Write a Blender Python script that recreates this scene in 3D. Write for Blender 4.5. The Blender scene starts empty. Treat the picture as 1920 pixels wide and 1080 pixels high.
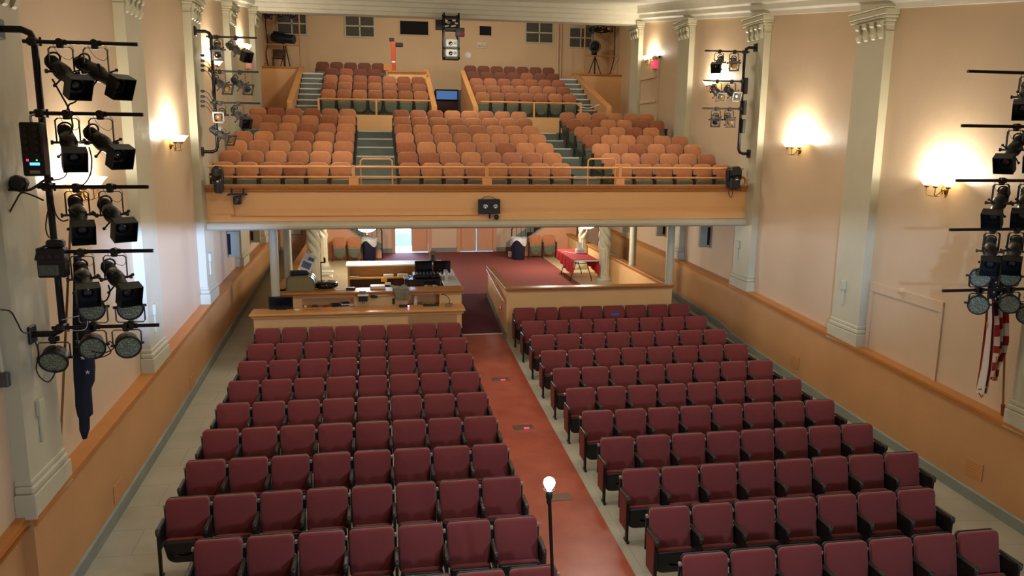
import bpy, math, random
from mathutils import Vector, Matrix
random.seed(7)
scene = bpy.context.scene
COL = scene.collection
PI = math.pi

# ------------------------------------------------------------------ camera
F_PX, PITCH, YAW, ROLL = 1475.2, 0.1888, 0.1709, 0.0106
EYE = Vector((0.0, 0.0, 5.0))
_fw = Vector((math.sin(YAW)*math.cos(PITCH), math.cos(YAW)*math.cos(PITCH), -math.sin(PITCH)))
_rt0 = Vector((math.cos(YAW), -math.sin(YAW), 0.0))
_up0 = _rt0.cross(_fw)
_rt = math.cos(ROLL)*_rt0 + math.sin(ROLL)*_up0
_up = -math.sin(ROLL)*_rt0 + math.cos(ROLL)*_up0
cam_data = bpy.data.cameras.new('camera')
cam_data.sensor_width = 36.0
cam_data.lens = F_PX*36.0/1920.0
cam_data.clip_end = 200
cam = bpy.data.objects.new('camera', cam_data)
COL.objects.link(cam)
M = Matrix.Identity(4)
for i in range(3):
    M[i][0], M[i][1], M[i][2], M[i][3] = _rt[i], _up[i], -_fw[i], EYE[i]
cam.matrix_world = M
scene.camera = cam

def at(u, v, x=None, y=None, z=None):
    """the point on a given real plane that was measured at (u, v) in the photograph"""
    d = _rt*((u-960)/F_PX) + _up*(-(v-540)/F_PX) + _fw
    if y is not None: k = (y-EYE.y)/d.y
    elif x is not None: k = (x-EYE.x)/d.x
    else: k = (z-EYE.z)/d.z
    return EYE + d*k

# ------------------------------------------------------------------ light and exposure
scene.view_settings.view_transform = 'Standard'
scene.view_settings.look = 'None'
scene.view_settings.gamma = 1.0
scene.view_settings.use_curve_mapping = False
scene.view_settings.exposure = -0.12
world = bpy.data.worlds.new('world')
scene.world = world
world.use_nodes = True
bg = world.node_tree.nodes['Background']
bg.inputs[0].default_value = (0.60, 0.66, 0.78, 1)
bg.inputs[1].default_value = 0.10

def area(name, loc, target, size, power, color, shape='DISK', size_y=None):
    l = bpy.data.lights.new(name, 'AREA')
    l.shape = shape; l.size = size
    if size_y: l.size_y = size_y
    l.energy = power; l.color = color
    o = bpy.data.objects.new(name, l); COL.objects.link(o)
    o.location = loc
    o.rotation_euler = (Vector(target)-Vector(loc)).to_track_quat('-Z', 'Y').to_euler()
    return o
def point(name, loc, power, color, r=0.03):
    l = bpy.data.lights.new(name, 'POINT'); l.energy = power; l.color = color; l.shadow_soft_size = r
    o = bpy.data.objects.new(name, l); COL.objects.link(o); o.location = loc
    return o

WARM = (1.0, 0.80, 0.56)
HOUSE = (1.0, 0.92, 0.80)
# house lights: round fittings in the ceiling of the hall, above the picture
for i, (x, y, z, p) in enumerate([(2.4, 6.0, 6.35, 62), (-0.3, 11.5, 6.95, 70), (5.2, 11.5, 6.95, 66), (-0.3, 17.5, 7.65, 90), (5.2, 17.5, 7.65, 90), (2.4, 22.6, 8.2, 85)]):
    area('house_light', (x, y, z), (x, y+0.35, 0), 0.9, p, HOUSE)
for x in (0.2, 4.6):
    area('house_light_rear', (x, 26.6, 9.6), (x+.1, 28.6, 6.0), 0.7, 85, HOUSE)
# the stage work light, cool, behind the proscenium border
WORK = point('stage_work_light', (6.0, -6.0, 5.62), 2000, (0.62, 0.76, 1.0), 0.4)
def spot(name, loc, target, power, color, size, blend, r):
    l = bpy.data.lights.new(name, 'SPOT'); l.energy = power; l.color = color; l.spot_size = size; l.spot_blend = blend; l.shadow_soft_size = r
    o = bpy.data.objects.new(name, l); COL.objects.link(o); o.location = loc
    o.rotation_euler = (Vector(target)-Vector(loc)).to_track_quat('-Z', 'Y').to_euler()
    return o
# two spots added for cool patches on the side walls, cut by the border
spot('wall_patch_spot', (6.0, -6.0, 5.62), (-3.42, 14.6, 3.5), 68000, (0.33, 0.50, 1.0), 0.21, 0.8, 0.06)
spot('wall_patch_spot', (-1.2, -6.0, 5.62), (8.31, 14.6, 3.6), 11000, (0.42, 0.62, 1.0), 0.28, 0.9, 0.12)
# daylight in the entrance vestibule
area('daylight_entrance', (0.95, 30.6, 2.5), (0.6, 27.6, 0.8), 0.7, 240, (0.40, 0.60, 1.0), 'RECTANGLE', 0.9)

# ------------------------------------------------------------------ dimensions
XL, XR = -3.42, 8.31            # faces of pilasters and wainscot
REC = 0.15                      # the plaster above is set back
YB = 16.88                      # balcony front
YBACK = 28.9                    # entrance wall below the balcony
YTOP = 31.6                     # rear wall of the balcony
LOBBY = 0.80
SOFFIT = 3.07
W = 0.53                        # floor chair pitch
BW = 0.485                      # balcony chair pitch
def back_top(y): d = y-10; return 5.0-4.1277+0.0301*d+0.0022*d*d
def floor_z(y):
    if y <= 17.3: return back_top(max(y, 2.0))-0.82
    return back_top(17.3)-0.82+0.046*(y-17.3)
def lerp(tab, t):
    if t <= tab[0][0]: return tab[0][1]
    for (a, b), (c, d) in zip(tab, tab[1:]):
        if t <= c: return b+(d-b)*(t-a)/(c-a)
    return tab[-1][1]
def cap_z(y): return lerp([(2, .95), (8.4, 1.30), (12.3, 1.44), (16.2, 1.60), (21, 1.70), (25.2, 1.74), (29, 1.76)], y)
def cornice_z(y): return 7.16+0.1165*(y-12.25)

# ------------------------------------------------------------------ materials
def rgb(r, g, b):
    f = lambda c: (c/255/12.92) if c/255 <= 0.04045 else ((c/255+0.055)/1.055)**2.4
    return (f(r), f(g), f(b), 1.0)
def mat(name, col, rough=0.6, metal=0.0, var=0.0, vscale=6.0, bump=0.0, bscale=40.0, spec=0.5, emit=None, estr=0.0, col2=None, sheen=0.0, trans=0.0, stretch=None, alpha=1.0):
    m = bpy.data.materials.new(name); m.use_nodes = True
    nt = m.node_tree; b = nt.nodes['Principled BSDF']
    b.inputs['Base Color'].default_value = col
    b.inputs['Roughness'].default_value = rough
    b.inputs['Metallic'].default_value = metal
    b.inputs['Specular IOR Level'].default_value = spec
    if sheen: b.inputs['Sheen Weight'].default_value = sheen
    if trans: b.inputs['Transmission Weight'].default_value = trans
    if emit: b.inputs['Emission Color'].default_value = emit; b.inputs['Emission Strength'].default_value = estr
    vec = None
    if var or bump:
        tc = nt.nodes.new('ShaderNodeTexCoord')
        mp = nt.nodes.new('ShaderNodeMapping'); nt.links.new(tc.outputs['Object'], mp.inputs[0])
        if stretch: mp.inputs['Scale'].default_value = stretch
        vec = mp.outputs[0]
    if var:
        n = nt.nodes.new('ShaderNodeTexNoise'); n.inputs['Scale'].default_value = vscale; n.inputs['Detail'].default_value = 5
        nt.links.new(vec, n.inputs['Vector'])
        r = nt.nodes.new('ShaderNodeValToRGB')
        r.color_ramp.elements[0].position = 0.3; r.color_ramp.elements[1].position = 0.7
        c2 = col2 or tuple(c*(1-var) for c in col[:3])+(1,)
        r.color_ramp.elements[0].color = c2; r.color_ramp.elements[1].color = col
        nt.links.new(n.outputs['Fac'], r.inputs[0]); nt.links.new(r.outputs[0], b.inputs['Base Color'])
    if bump:
        n2 = nt.nodes.new('ShaderNodeTexNoise'); n2.inputs['Scale'].default_value = bscale; n2.inputs['Detail'].default_value = 4
        nt.links.new(vec, n2.inputs['Vector'])
        bp = nt.nodes.new('ShaderNodeBump'); bp.inputs['Strength'].default_value = bump; bp.inputs['Distance'].default_value = 0.02
        nt.links.new(n2.outputs['Fac'], bp.inputs['Height']); nt.links.new(bp.outputs[0], b.inputs['Normal'])
    return m
def dots_mat(name, c_dark, c_light, scale, rough=0.3):
    m = mat(name, c_dark, rough); nt = m.node_tree; b = nt.nodes['Principled BSDF']
    tc = nt.nodes.new('ShaderNodeTexCoord'); vo = nt.nodes.new('ShaderNodeTexVoronoi'); vo.inputs['Scale'].default_value = scale
    vo.inputs['Randomness'].default_value = 0.9
    nt.links.new(tc.outputs['Object'], vo.inputs['Vector'])
    r = nt.nodes.new('ShaderNodeValToRGB'); r.color_ramp.elements[0].position = 0.30; r.color_ramp.elements[1].position = 0.48
    r.color_ramp.elements[0].color = c_light; r.color_ramp.elements[1].color = c_dark
    nt.links.new(vo.outputs['Distance'], r.inputs[0]); nt.links.new(r.outputs[0], b.inputs['Base Color'])
    return m

PLASTER = mat('peach_plaster', rgb(208, 182, 150), 0.62, var=0.07, vscale=0.7, bump=0.25, bscale=5)
PLASTER_REAR = mat('rear_plaster', rgb(224, 192, 150), 0.8, var=0.08, vscale=0.8, bump=0.1, bscale=8)
WAINSCOT = mat('ochre_wainscot', rgb(200, 148, 96), 0.6, var=0.10, vscale=1.3, bump=0.1, bscale=30)
CREAM = mat('cream_paint', rgb(198, 192, 164), 0.5, var=0.08, vscale=1.5, bump=0.2, bscale=7)
CREAM_WHITE = mat('white_cornice_paint', rgb(222, 218, 200), 0.55, var=0.08, vscale=2.5, bump=0.3, bscale=9)
WOODTRIM = mat('brown_painted_trim', rgb(192, 126, 62), 0.4, var=0.10, vscale=3)
TRIM_PALE = mat('ochre_painted_rail', rgb(230, 166, 100), 0.35, var=0.06, vscale=4)
BALC = mat('ochre_balcony_paint', rgb(240, 186, 126), 0.6, var=0.05, vscale=0.9)
PARTI = mat('partition_paint', rgb(240, 194, 134), 0.6, var=0.06, vscale=1.2)
LOBBYWALL = mat('salmon_wall_paint', rgb(226, 162, 122), 0.6, var=0.05, vscale=1.0)
LOBBYPALE = mat('pale_pink_wall_paint', rgb(232, 196, 164), 0.6, var=0.04, vscale=1.0)
GREYBASE = mat('grey_green_baseboard_paint', rgb(140, 146, 134), 0.5, var=0.12, vscale=3)
CONCRETE = mat('grey_floor_paint', rgb(184, 180, 160), 0.5, var=0.16, vscale=1.4, bump=0.05, bscale=20)
def add_joints(m, sx, sy, dark):
    nt = m.node_tree; b = nt.nodes['Principled BSDF']; src = b.inputs['Base Color'].links[0].from_socket
    tc = nt.nodes.new('ShaderNodeTexCoord'); br = nt.nodes.new('ShaderNodeTexBrick')
    br.inputs['Scale'].default_value = 1.0; br.inputs['Brick Width'].default_value = sx; br.inputs['Row Height'].default_value = sy
    br.inputs['Mortar Size'].default_value = 0.006; br.inputs['Mortar Smooth'].default_value = 0.3
    br.inputs['Color1'].default_value = (1, 1, 1, 1); br.inputs['Color2'].default_value = (.96, .96, .96, 1); br.inputs['Mortar'].default_value = (dark, dark, dark, 1)
    mx = nt.nodes.new('ShaderNodeMix'); mx.data_type = 'RGBA'; mx.blend_type = 'MULTIPLY'; mx.inputs[0].default_value = 1.0
    nt.links.new(tc.outputs['Object'], br.inputs['Vector']); nt.links.new(src, mx.inputs[6]); nt.links.new(br.outputs['Color'], mx.inputs[7])
    nt.links.new(mx.outputs[2], b.inputs['Base Color'])
add_joints(CONCRETE, 1.5, 0.62, 0.72)
STEPGREY = mat('grey_green_step_paint', rgb(126, 132, 120), 0.6, var=0.25, vscale=3)
NOSING = mat('white_nosing', rgb(222, 222, 214), 0.5)
REDFLOOR = mat('red_painted_aisle', rgb(182, 96, 72), 0.25, var=0.14, vscale=2.5, bump=0.06, bscale=6, col2=rgb(164, 80, 60))
REDCARPET = mat('red_carpet', rgb(150, 74, 66), 0.95, var=0.16, vscale=30, bump=0.3, bscale=200)
DARKCARPET = mat('dark_red_carpet', rgb(104, 44, 42), 0.95, var=0.2, vscale=30, bump=0.3, bscale=200)
TILE = mat('beige_lino', rgb(198, 178, 140), 0.45, var=0.08, vscale=3)
MAROON = mat('maroon_weave', rgb(134, 54, 54), 0.85, var=0.16, vscale=160, bump=0.15, bscale=300, sheen=0.25)
BLACKPLAST = mat('black_plastic', rgb(30, 30, 30), 0.45)
ARMGREY = mat('dark_grey_armrest', rgb(58, 54, 50), 0.3)
BLACKMETAL = mat('black_metal', rgb(28, 28, 28), 0.4, metal=0.2)
BLACKPIPE = mat('black_pipe', rgb(22, 22, 23), 0.35, metal=0.3)
ENDPANEL = mat('rust_end_panel', rgb(122, 52, 44), 0.5)
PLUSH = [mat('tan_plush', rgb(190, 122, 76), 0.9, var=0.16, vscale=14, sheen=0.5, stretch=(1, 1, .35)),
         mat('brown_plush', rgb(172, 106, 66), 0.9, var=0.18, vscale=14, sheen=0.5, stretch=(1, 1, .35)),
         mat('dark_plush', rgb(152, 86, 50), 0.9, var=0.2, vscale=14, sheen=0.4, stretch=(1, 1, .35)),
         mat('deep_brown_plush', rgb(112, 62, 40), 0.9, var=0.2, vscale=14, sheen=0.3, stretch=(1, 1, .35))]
PANGREEN = mat('grey_green_pan', rgb(112, 116, 98), 0.45, metal=0.2, var=0.15, vscale=8)
IRON = mat('dark_iron', rgb(46, 44, 40), 0.5, metal=0.3)
GLASS_LIT = mat('lit_frosted_glass', rgb(255, 236, 190), 0.4, emit=(1.0, 0.80, 0.44, 1), estr=7.0)
BULB = mat('lit_bulb', rgb(255, 255, 255), 0.4, emit=(0.92, 0.97, 1.0, 1), estr=60.0)
LAMP_LIT = mat('lit_lobby_glass', rgb(255, 250, 240), 0.4, emit=(1.0, 0.93, 0.80, 1), estr=9.0)
BRASS = mat('aged_brass', rgb(150, 116, 62), 0.35, metal=0.9)
LIGHTBODY = mat('black_lamp_housing', rgb(34, 32, 30), 0.45, metal=0.3, var=0.2, vscale=20)
GREYBODY = mat('grey_lamp_housing', rgb(92, 92, 90), 0.4, metal=0.5, var=0.15, vscale=15)
LENS = mat('dark_lens', rgb(26, 28, 34), 0.06, spec=0.8)
AMBERLENS = mat('amber_lens', rgb(150, 104, 46), 0.1, spec=0.8)
SILVER = mat('silver_metal', rgb(190, 190, 186), 0.25, metal=0.9)
LEDFACE = dots_mat('led_face', rgb(88, 96, 82), rgb(168, 178, 150), 95)
NAVY = mat('navy_cloth', rgb(22, 26, 48), 0.9, var=0.2, vscale=8)
STARWHITE = mat('white_star_cloth', rgb(206, 206, 214), 0.9)
FLAGRED = mat('flag_red', rgb(164, 36, 38), 0.85)
FLAGWHITE = mat('flag_white', rgb(226, 214, 200), 0.85)
GOLDFRINGE = mat('gold_fringe', rgb(214, 160, 50), 0.8, var=0.2, vscale=60)
POLEWOOD = mat('flagpole_wood', rgb(150, 104, 56), 0.35)
RAWPINE = mat('raw_pine', rgb(206, 148, 74), 0.5, var=0.22, vscale=4, stretch=(1, 6, 6))
WHITELAM = mat('white_laminate', rgb(222, 216, 204), 0.55)
DARKWOOD = mat('dark_brown_board', rgb(78, 52, 40), 0.7)
SCREEN = mat('dark_screen', rgb(14, 18, 32), 0.12)
PAPER = mat('white_paper', rgb(232, 228, 216), 0.8)
RED_CLOTH = mat('red_tablecloth', rgb(206, 34, 44), 0.8, var=0.1, vscale=5)
KNIT = mat('grey_green_knit', rgb(140, 134, 106), 0.95, var=0.2, vscale=60, bump=0.4, bscale=150)
BINBLUE = mat('navy_bin_plastic', rgb(30, 38, 58), 0.4)
LINER = mat('translucent_liner', rgb(206, 206, 200), 0.4, var=0.12, vscale=12)
DAYGLOW = mat('daylit_pane', rgb(230, 250, 255), 0.3, emit=(0.62, 0.88, 1.0, 1), estr=9.0)
CYANDOOR = mat('pale_blue_door_paint', rgb(190, 232, 238), 0.4)
BLACKHOLE = mat('dark_opening', rgb(8, 8, 10), 0.9)
LOUVRE = mat('grey_louvre', rgb(96, 92, 80), 0.6, var=0.15, vscale=40, stretch=(.2, 1, 4))
EXITRED = mat('lit_exit_red', rgb(230, 30, 70), 0.4, emit=(1.0, 0.03, 0.12, 1), estr=1.6)
BEIGEPLAST = mat('beige_plastic', rgb(214, 202, 174), 0.5)
LEDBLUE = mat('lit_blue_display', rgb(60, 140, 255), 0.4, emit=(0.08, 0.35, 1.0, 1), estr=3.0)
LEDRED = mat('lit_red_led', rgb(255, 40, 60), 0.4, emit=(1.0, 0.05, 0.15, 1), estr=1.6)
LEDGREEN = mat('lit_green_led', rgb(90, 255, 60), 0.4, emit=(0.2, 1.0, 0.1, 1), estr=2.0)
LEDVIOLET = mat('lit_violet_led', rgb(220, 160, 255), 0.4, emit=(0.8, 0.4, 1.0, 1), estr=8.0)
BLUEWIN = mat('blue_lit_pane', rgb(80, 120, 200), 0.2, emit=(0.12, 0.26, 0.55, 1), estr=0.4)
BLUEBODY = mat('blue_black_housing', rgb(36, 44, 58), 0.4, metal=0.3)
ORANGE = mat('orange_enamel', rgb(184, 74, 36), 0.5)
BLUETAG = mat('blue_tag', rgb(52, 96, 200), 0.6)
FLOORBOX = mat('floor_box_plate', rgb(140, 110, 92), 0.35, metal=0.6)

# ------------------------------------------------------------------ mesh builder
class MB:
    def __init__(self):
        self.v, self.f, self.s, self.m = [], [], [], []
        self.x = None
        self.mi = 0
    def add(self, vs, fs, smooth=False):
        o = len(self.v)
        for p in vs:
            p = Vector(p)
            if self.x is not None: p = self.x @ p
            self.v.append(p)
        for f in fs:
            self.f.append(tuple(i+o for i in f)); self.s.append(smooth); self.m.append(self.mi)
        return self
    def box(self, x0, x1, y0, y1, z0, z1, c=0.0):
        if x0 > x1: x0, x1 = x1, x0
        if y0 > y1: y0, y1 = y1, y0
        if z0 > z1: z0, z1 = z1, z0
        c = min(c, (x1-x0)*.45, (y1-y0)*.45, (z1-z0)*.45)
        if c <= 0:
            vs = [(x, y, z) for x in (x0, x1) for y in (y0, y1) for z in (z0, z1)]
            return self.add(vs, [(0, 1, 3, 2), (4, 6, 7, 5), (0, 4, 5, 1), (2, 3, 7, 6), (0, 2, 6, 4), (1, 5, 7, 3)])
        vs, idx = [], {}
        X, Y, Z = (x0, x1), (y0, y1), (z0, z1)
        for i in (0, 1):
            for j in (0, 1):
                for k in (0, 1):
                    dx, dy, dz = (c if i == 0 else -c), (c if j == 0 else -c), (c if k == 0 else -c)
                    for a, p in (('x', (X[i], Y[j]+dy, Z[k]+dz)), ('y', (X[i]+dx, Y[j], Z[k]+dz)), ('z', (X[i]+dx, Y[j]+dy, Z[k]))):
                        idx[(i, j, k, a)] = len(vs); vs.append(p)
        g = lambda i, j, k, a: idx[(i, j, k, a)]
        fs = []
        for i in (0, 1):
            q = [g(i, 0, 0, 'x'), g(i, 1, 0, 'x'), g(i, 1, 1, 'x'), g(i, 0, 1, 'x')]; fs.append(q if i else q[::-1])
            q = [g(0, i, 0, 'y'), g(0, i, 1, 'y'), g(1, i, 1, 'y'), g(1, i, 0, 'y')]; fs.append(q if i else q[::-1])
            q = [g(0, 0, i, 'z'), g(1, 0, i, 'z'), g(1, 1, i, 'z'), g(0, 1, i, 'z')]; fs.append(q if i else q[::-1])
        for a in (0, 1):
            for b in (0, 1):
                fs.append([g(a, b, 0, 'x'), g(a, b, 1, 'x'), g(a, b, 1, 'y'), g(a, b, 0, 'y')])
                fs.append([g(a, 0, b, 'x'), g(a, 1, b, 'x'), g(a, 1, b, 'z'), g(a, 0, b, 'z')])
                fs.append([g(0, a, b, 'y'), g(1, a, b, 'y'), g(1, a, b, 'z'), g(0, a, b, 'z')])
                for k in (0, 1): fs.append([g(a, b, k, 'x'), g(a, b, k, 'y'), g(a, b, k, 'z')])
        return self.add(vs, fs)
    def cbox(self, c, s, ch=0.0, rot=None):
        old = self.x
        m = Matrix.Translation(Vector(c))
        if rot is not None: m = m @ rot
        self.x = (old @ m) if old is not None else m
        self.box(-s[0]/2, s[0]/2, -s[1]/2, s[1]/2, -s[2]/2, s[2]/2, ch)
        self.x = old
        return self
    def tube(self, pts, r, n=8, caps=True, closed=False):
        pts = [Vector(p) for p in pts]
        rr = r if isinstance(r, (list, tuple)) else [r]*len(pts)
        N = len(pts); vs = []; up = None
        for i, p in enumerate(pts):
            if closed: t = pts[(i+1) % N]-pts[i-1]
            else: t = pts[min(i+1, N-1)]-pts[max(i-1, 0)]
            t = t.normalized()
            if up is None:
                up = Vector((0, 0, 1)) if abs(t.z) < 0.9 else Vector((1, 0, 0))
            up = (up-t*up.dot(t))
            if up.length < 1e-6: up = t.orthogonal()
            up.normalize(); s = t.cross(up)
            for k in range(n):
                a = 2*PI*k/n
                vs.append(p+(up*math.cos(a)+s*math.sin(a))*rr[i])
        fs = []
        for i in range(N if closed else N-1):
            j = (i+1) % N
            for k in range(n):
                k2 = (k+1) % n
                fs.append((i*n+k, i*n+k2, j*n+k2, j*n+k))
        self.add(vs, fs, True)
        if caps and not closed:
            self.add(vs[:n], [tuple(range(n))[::-1]]); self.add(vs[-n:], [tuple(range(n))])
        return self
    def lathe(self, prof, n=16, base=(0, 0, 0), axis='z', caps=True, rfun=None):
        vs = []
        for r, h in prof:
            for k in range(n):
                a = 2*PI*k/n
                q = r*(rfun(a, h) if rfun else 1.0)
                p = (q*math.cos(a), q*math.sin(a), h)
                if axis == 'x': p = (p[2], p[0], p[1])
                elif axis == 'y': p = (p[1], p[2], p[0])
                vs.append(Vector(base)+Vector(p))
        fs = [(i*n+k, i*n+(k+1) % n, (i+1)*n+(k+1) % n, (i+1)*n+k) for i in range(len(prof)-1) for k in range(n)]
        self.add(vs, fs, True)
        if caps:
            if prof[0][0] > 1e-4: self.add(vs[:n], [tuple(range(n))[::-1]])
            if prof[-1][0] > 1e-4: self.add(vs[-n:], [tuple(range(n))])
        return self
    def prism(self, poly, h0, h1, plane='yz', smooth=False):
        """poly in the named plane, run along the third axis from h0 to h1"""
        def P(a, b, h): return {'yz': (h, a, b), 'xz': (a, h, b), 'xy': (a, b, h)}[plane]
        n = len(poly)
        vs = [P(a, b, h0) for a, b in poly]+[P(a, b, h1) for a, b in poly]
        self.add(vs, [(i, (i+1) % n, (i+1) % n+n, i+n) for i in range(n)], smooth)
        self.add(vs[:n], [tuple(range(n))]); self.add(vs[n:], [tuple(range(n))[::-1]])
        return self
    def sweep(self, prof, path):
        """a closed profile (list of Vector offsets) carried along the points of a path without turning"""
        n = len(prof); vs = []
        for p in path:
            vs += [Vector(p)+Vector(q) for q in prof]
        fs = [(i*n+k, i*n+(k+1) % n, (i+1)*n+(k+1) % n, (i+1)*n+k) for i in range(len(path)-1) for k in range(n)]
        fs += [tuple(range(n))[::-1], tuple((len(path)-1)*n+k for k in range(n))]
        return self.add(vs, fs)
    def loft(self, rings, caps=(True, True), smooth=True):
        n = len(rings[0]); vs = [p for r in rings for p in r]
        fs = [(i*n+k, i*n+(k+1) % n, (i+1)*n+(k+1) % n, (i+1)*n+k) for i in range(len(rings)-1) for k in range(n)]
        if caps[0]: fs.append(tuple(range(n))[::-1])
        if caps[1]: fs.append(tuple((len(rings)-1)*n+k for k in range(n)))
        return self.add(vs, fs, smooth)
    def grid(self, fn, nu, nv, smooth=True, matfn=None):
        vs = [fn(i/nu, j/nv) for j in range(nv+1) for i in range(nu+1)]
        old = self.mi
        o = len(self.v)
        self.add(vs, [])
        for j in range(nv):
            for i in range(nu):
                self.f.append((o+j*(nu+1)+i, o+j*(nu+1)+i+1, o+(j+1)*(nu+1)+i+1, o+(j+1)*(nu+1)+i))
                self.s.append(smooth); self.m.append(matfn((i+.5)/nu, (j+.5)/nv) if matfn else old)
        return self

def build(name, mb, mats, parent=None, off=None):
    me = bpy.data.meshes.new(name)
    o = Vector(off) if off is not None else Vector((0, 0, 0))
    me.from_pydata([tuple(p-o) for p in mb.v], [], mb.f)
    for m in (mats if isinstance(mats, (list, tuple)) else [mats]): me.materials.append(m)
    me.polygons.foreach_set('use_smooth', mb.s)
    me.polygons.foreach_set('material_index', mb.m)
    import bmesh
    bm = bmesh.new(); bm.from_mesh(me)
    bmesh.ops.recalc_face_normals(bm, faces=bm.faces); bm.to_mesh(me); bm.free()
    me.update()
    ob = bpy.data.objects.new(name, me)
    COL.objects.link(ob)
    if parent is not None: ob.parent = parent
    return ob
def struct(name, mb, mats):
    o = build(name, mb, mats); o['kind'] = 'structure'; return o
def tag(o, label, cat, group=None):
    o['label'] = label; o['category'] = cat
    if group: o['group'] = group
    return o
def thing(name, label, cat, loc=(0, 0, 0), rz=0.0, group=None):
    o = bpy.data.objects.new(name, None); o.empty_display_size = 0.1
    COL.objects.link(o); o.location = loc; o.rotation_euler = (0, 0, rz)
    return tag(o, label, cat, group)
_off = {}
def part(name, mb, mats, parent, world=False):
    """a part; world=True when mb holds hall coordinates and the thing stands unrotated"""
    off = None
    if world:
        off = Vector((0, 0, 0)); q = parent
        while q is not None: off += Vector(q.location); q = q.parent
    return build(name, mb, mats, parent, off)
def solo(name, mb, mats, label, cat, group=None, base=None, world=False):
    o = build(name, mb, mats, None, base if world else None)
    if base is not None: o.location = base
    return tag(o, label, cat, group)
def dup(root, loc, rz, label, group):
    r = root.copy(); COL.objects.link(r); r.location = loc; r.rotation_euler = (0, 0, rz)
    r['label'] = label; r['group'] = group
    for ch in root.children:
        c = ch.copy(); COL.objects.link(c); c.parent = r
        for g in ch.children:
            d = g.copy(); COL.objects.link(d); d.parent = c
    return r
def arc(c, r, a0, a1, n, plane='xz'):
    out = []
    for i in range(n+1):
        a = a0+(a1-a0)*i/n
        p, q = r*math.cos(a), r*math.sin(a)
        out.append(Vector(c)+Vector({'xz': (p, 0, q), 'yz': (0, p, q), 'xy': (p, q, 0)}[plane]))
    return out
def smooth_path(pts, n=6):
    pts = [Vector(p) for p in pts]; out = []
    for i in range(len(pts)-1):
        p0, p1, p2, p3 = pts[max(i-1, 0)], pts[i], pts[i+1], pts[min(i+2, len(pts)-1)]
        for k in range(n):
            t = k/n
            out.append(0.5*((2*p1)+(p2-p0)*t+(2*p0-5*p1+4*p2-p3)*t*t+(3*p1-p0-3*p2+p3)*t**3))
    out.append(pts[-1]); return out
ORD = ['first', 'second', 'third', 'fourth', 'fifth', 'sixth', 'seventh', 'eighth', 'ninth', 'tenth', 'eleventh', 'twelfth']

# ================================================================== THE HALL
Y0 = -1.0
ys = [Y0+i*0.75 for i in range(int((YBACK-Y0)/0.75)+1)]+[YBACK]
# --- sloping floor
mb = MB(); ya = [y for y in ys if y < 17.5]+[17.55]
xs = [XL-.2, 7.2, XR+.2]
vs = [(x, y, floor_z(y)-(0.09 if i == 2 else 0)) for y in ya for i, x in enumerate(xs)]
mb.add(vs, [(j*3+i, j*3+i+1, j*3+i+4, j*3+i+3) for j in range(len(ya)-1) for i in range(2)])
ya = [17.55]+[y for y in ys if y > 17.6]
for x0, x1 in ((XL-.2, -2.15), (6.85, XR+.2)):
    vs = [(x, y, floor_z(y)) for y in ya for x in (x0, x1)]
    mb.add(vs, [(j*2, j*2+1, j*2+3, j*2+2) for j in range(len(ya)-1)])
vs = [(x, y, .40+.02*(y-17.55)) for y in (17.55, 17.97) for x in (-2.2, 6.9)]; mb.add(vs, [(0, 1, 3, 2)])
mb.box(XL-.2, XR+.2, Y0, YBACK, -1.0, -0.9)
struct('floor', mb, CONCRETE)
# --- red painted centre aisle, threshold and ramp
mb = MB(); ya = [y for y in ys if y < 17.6]+[17.93]
vs = [(x, y, floor_z(y)+0.006) for y in ya for x in (1.55, 2.88)]
mb.add(vs, [(j*2, j*2+1, j*2+3, j*2+2) for j in range(len(ya)-1)])
struct('floor_aisle', mb, REDFLOOR)
struct('trim_threshold', MB().box(1.84, 2.90, 17.90, 18.0, .36, .43, .01), NOSING)
struct('floor_ramp', MB().prism([(18.0, -.2), (18.0, .42), (20.95, LOBBY+.004), (20.95, -.2)], 1.84, 2.90), DARKCARPET)

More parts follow.
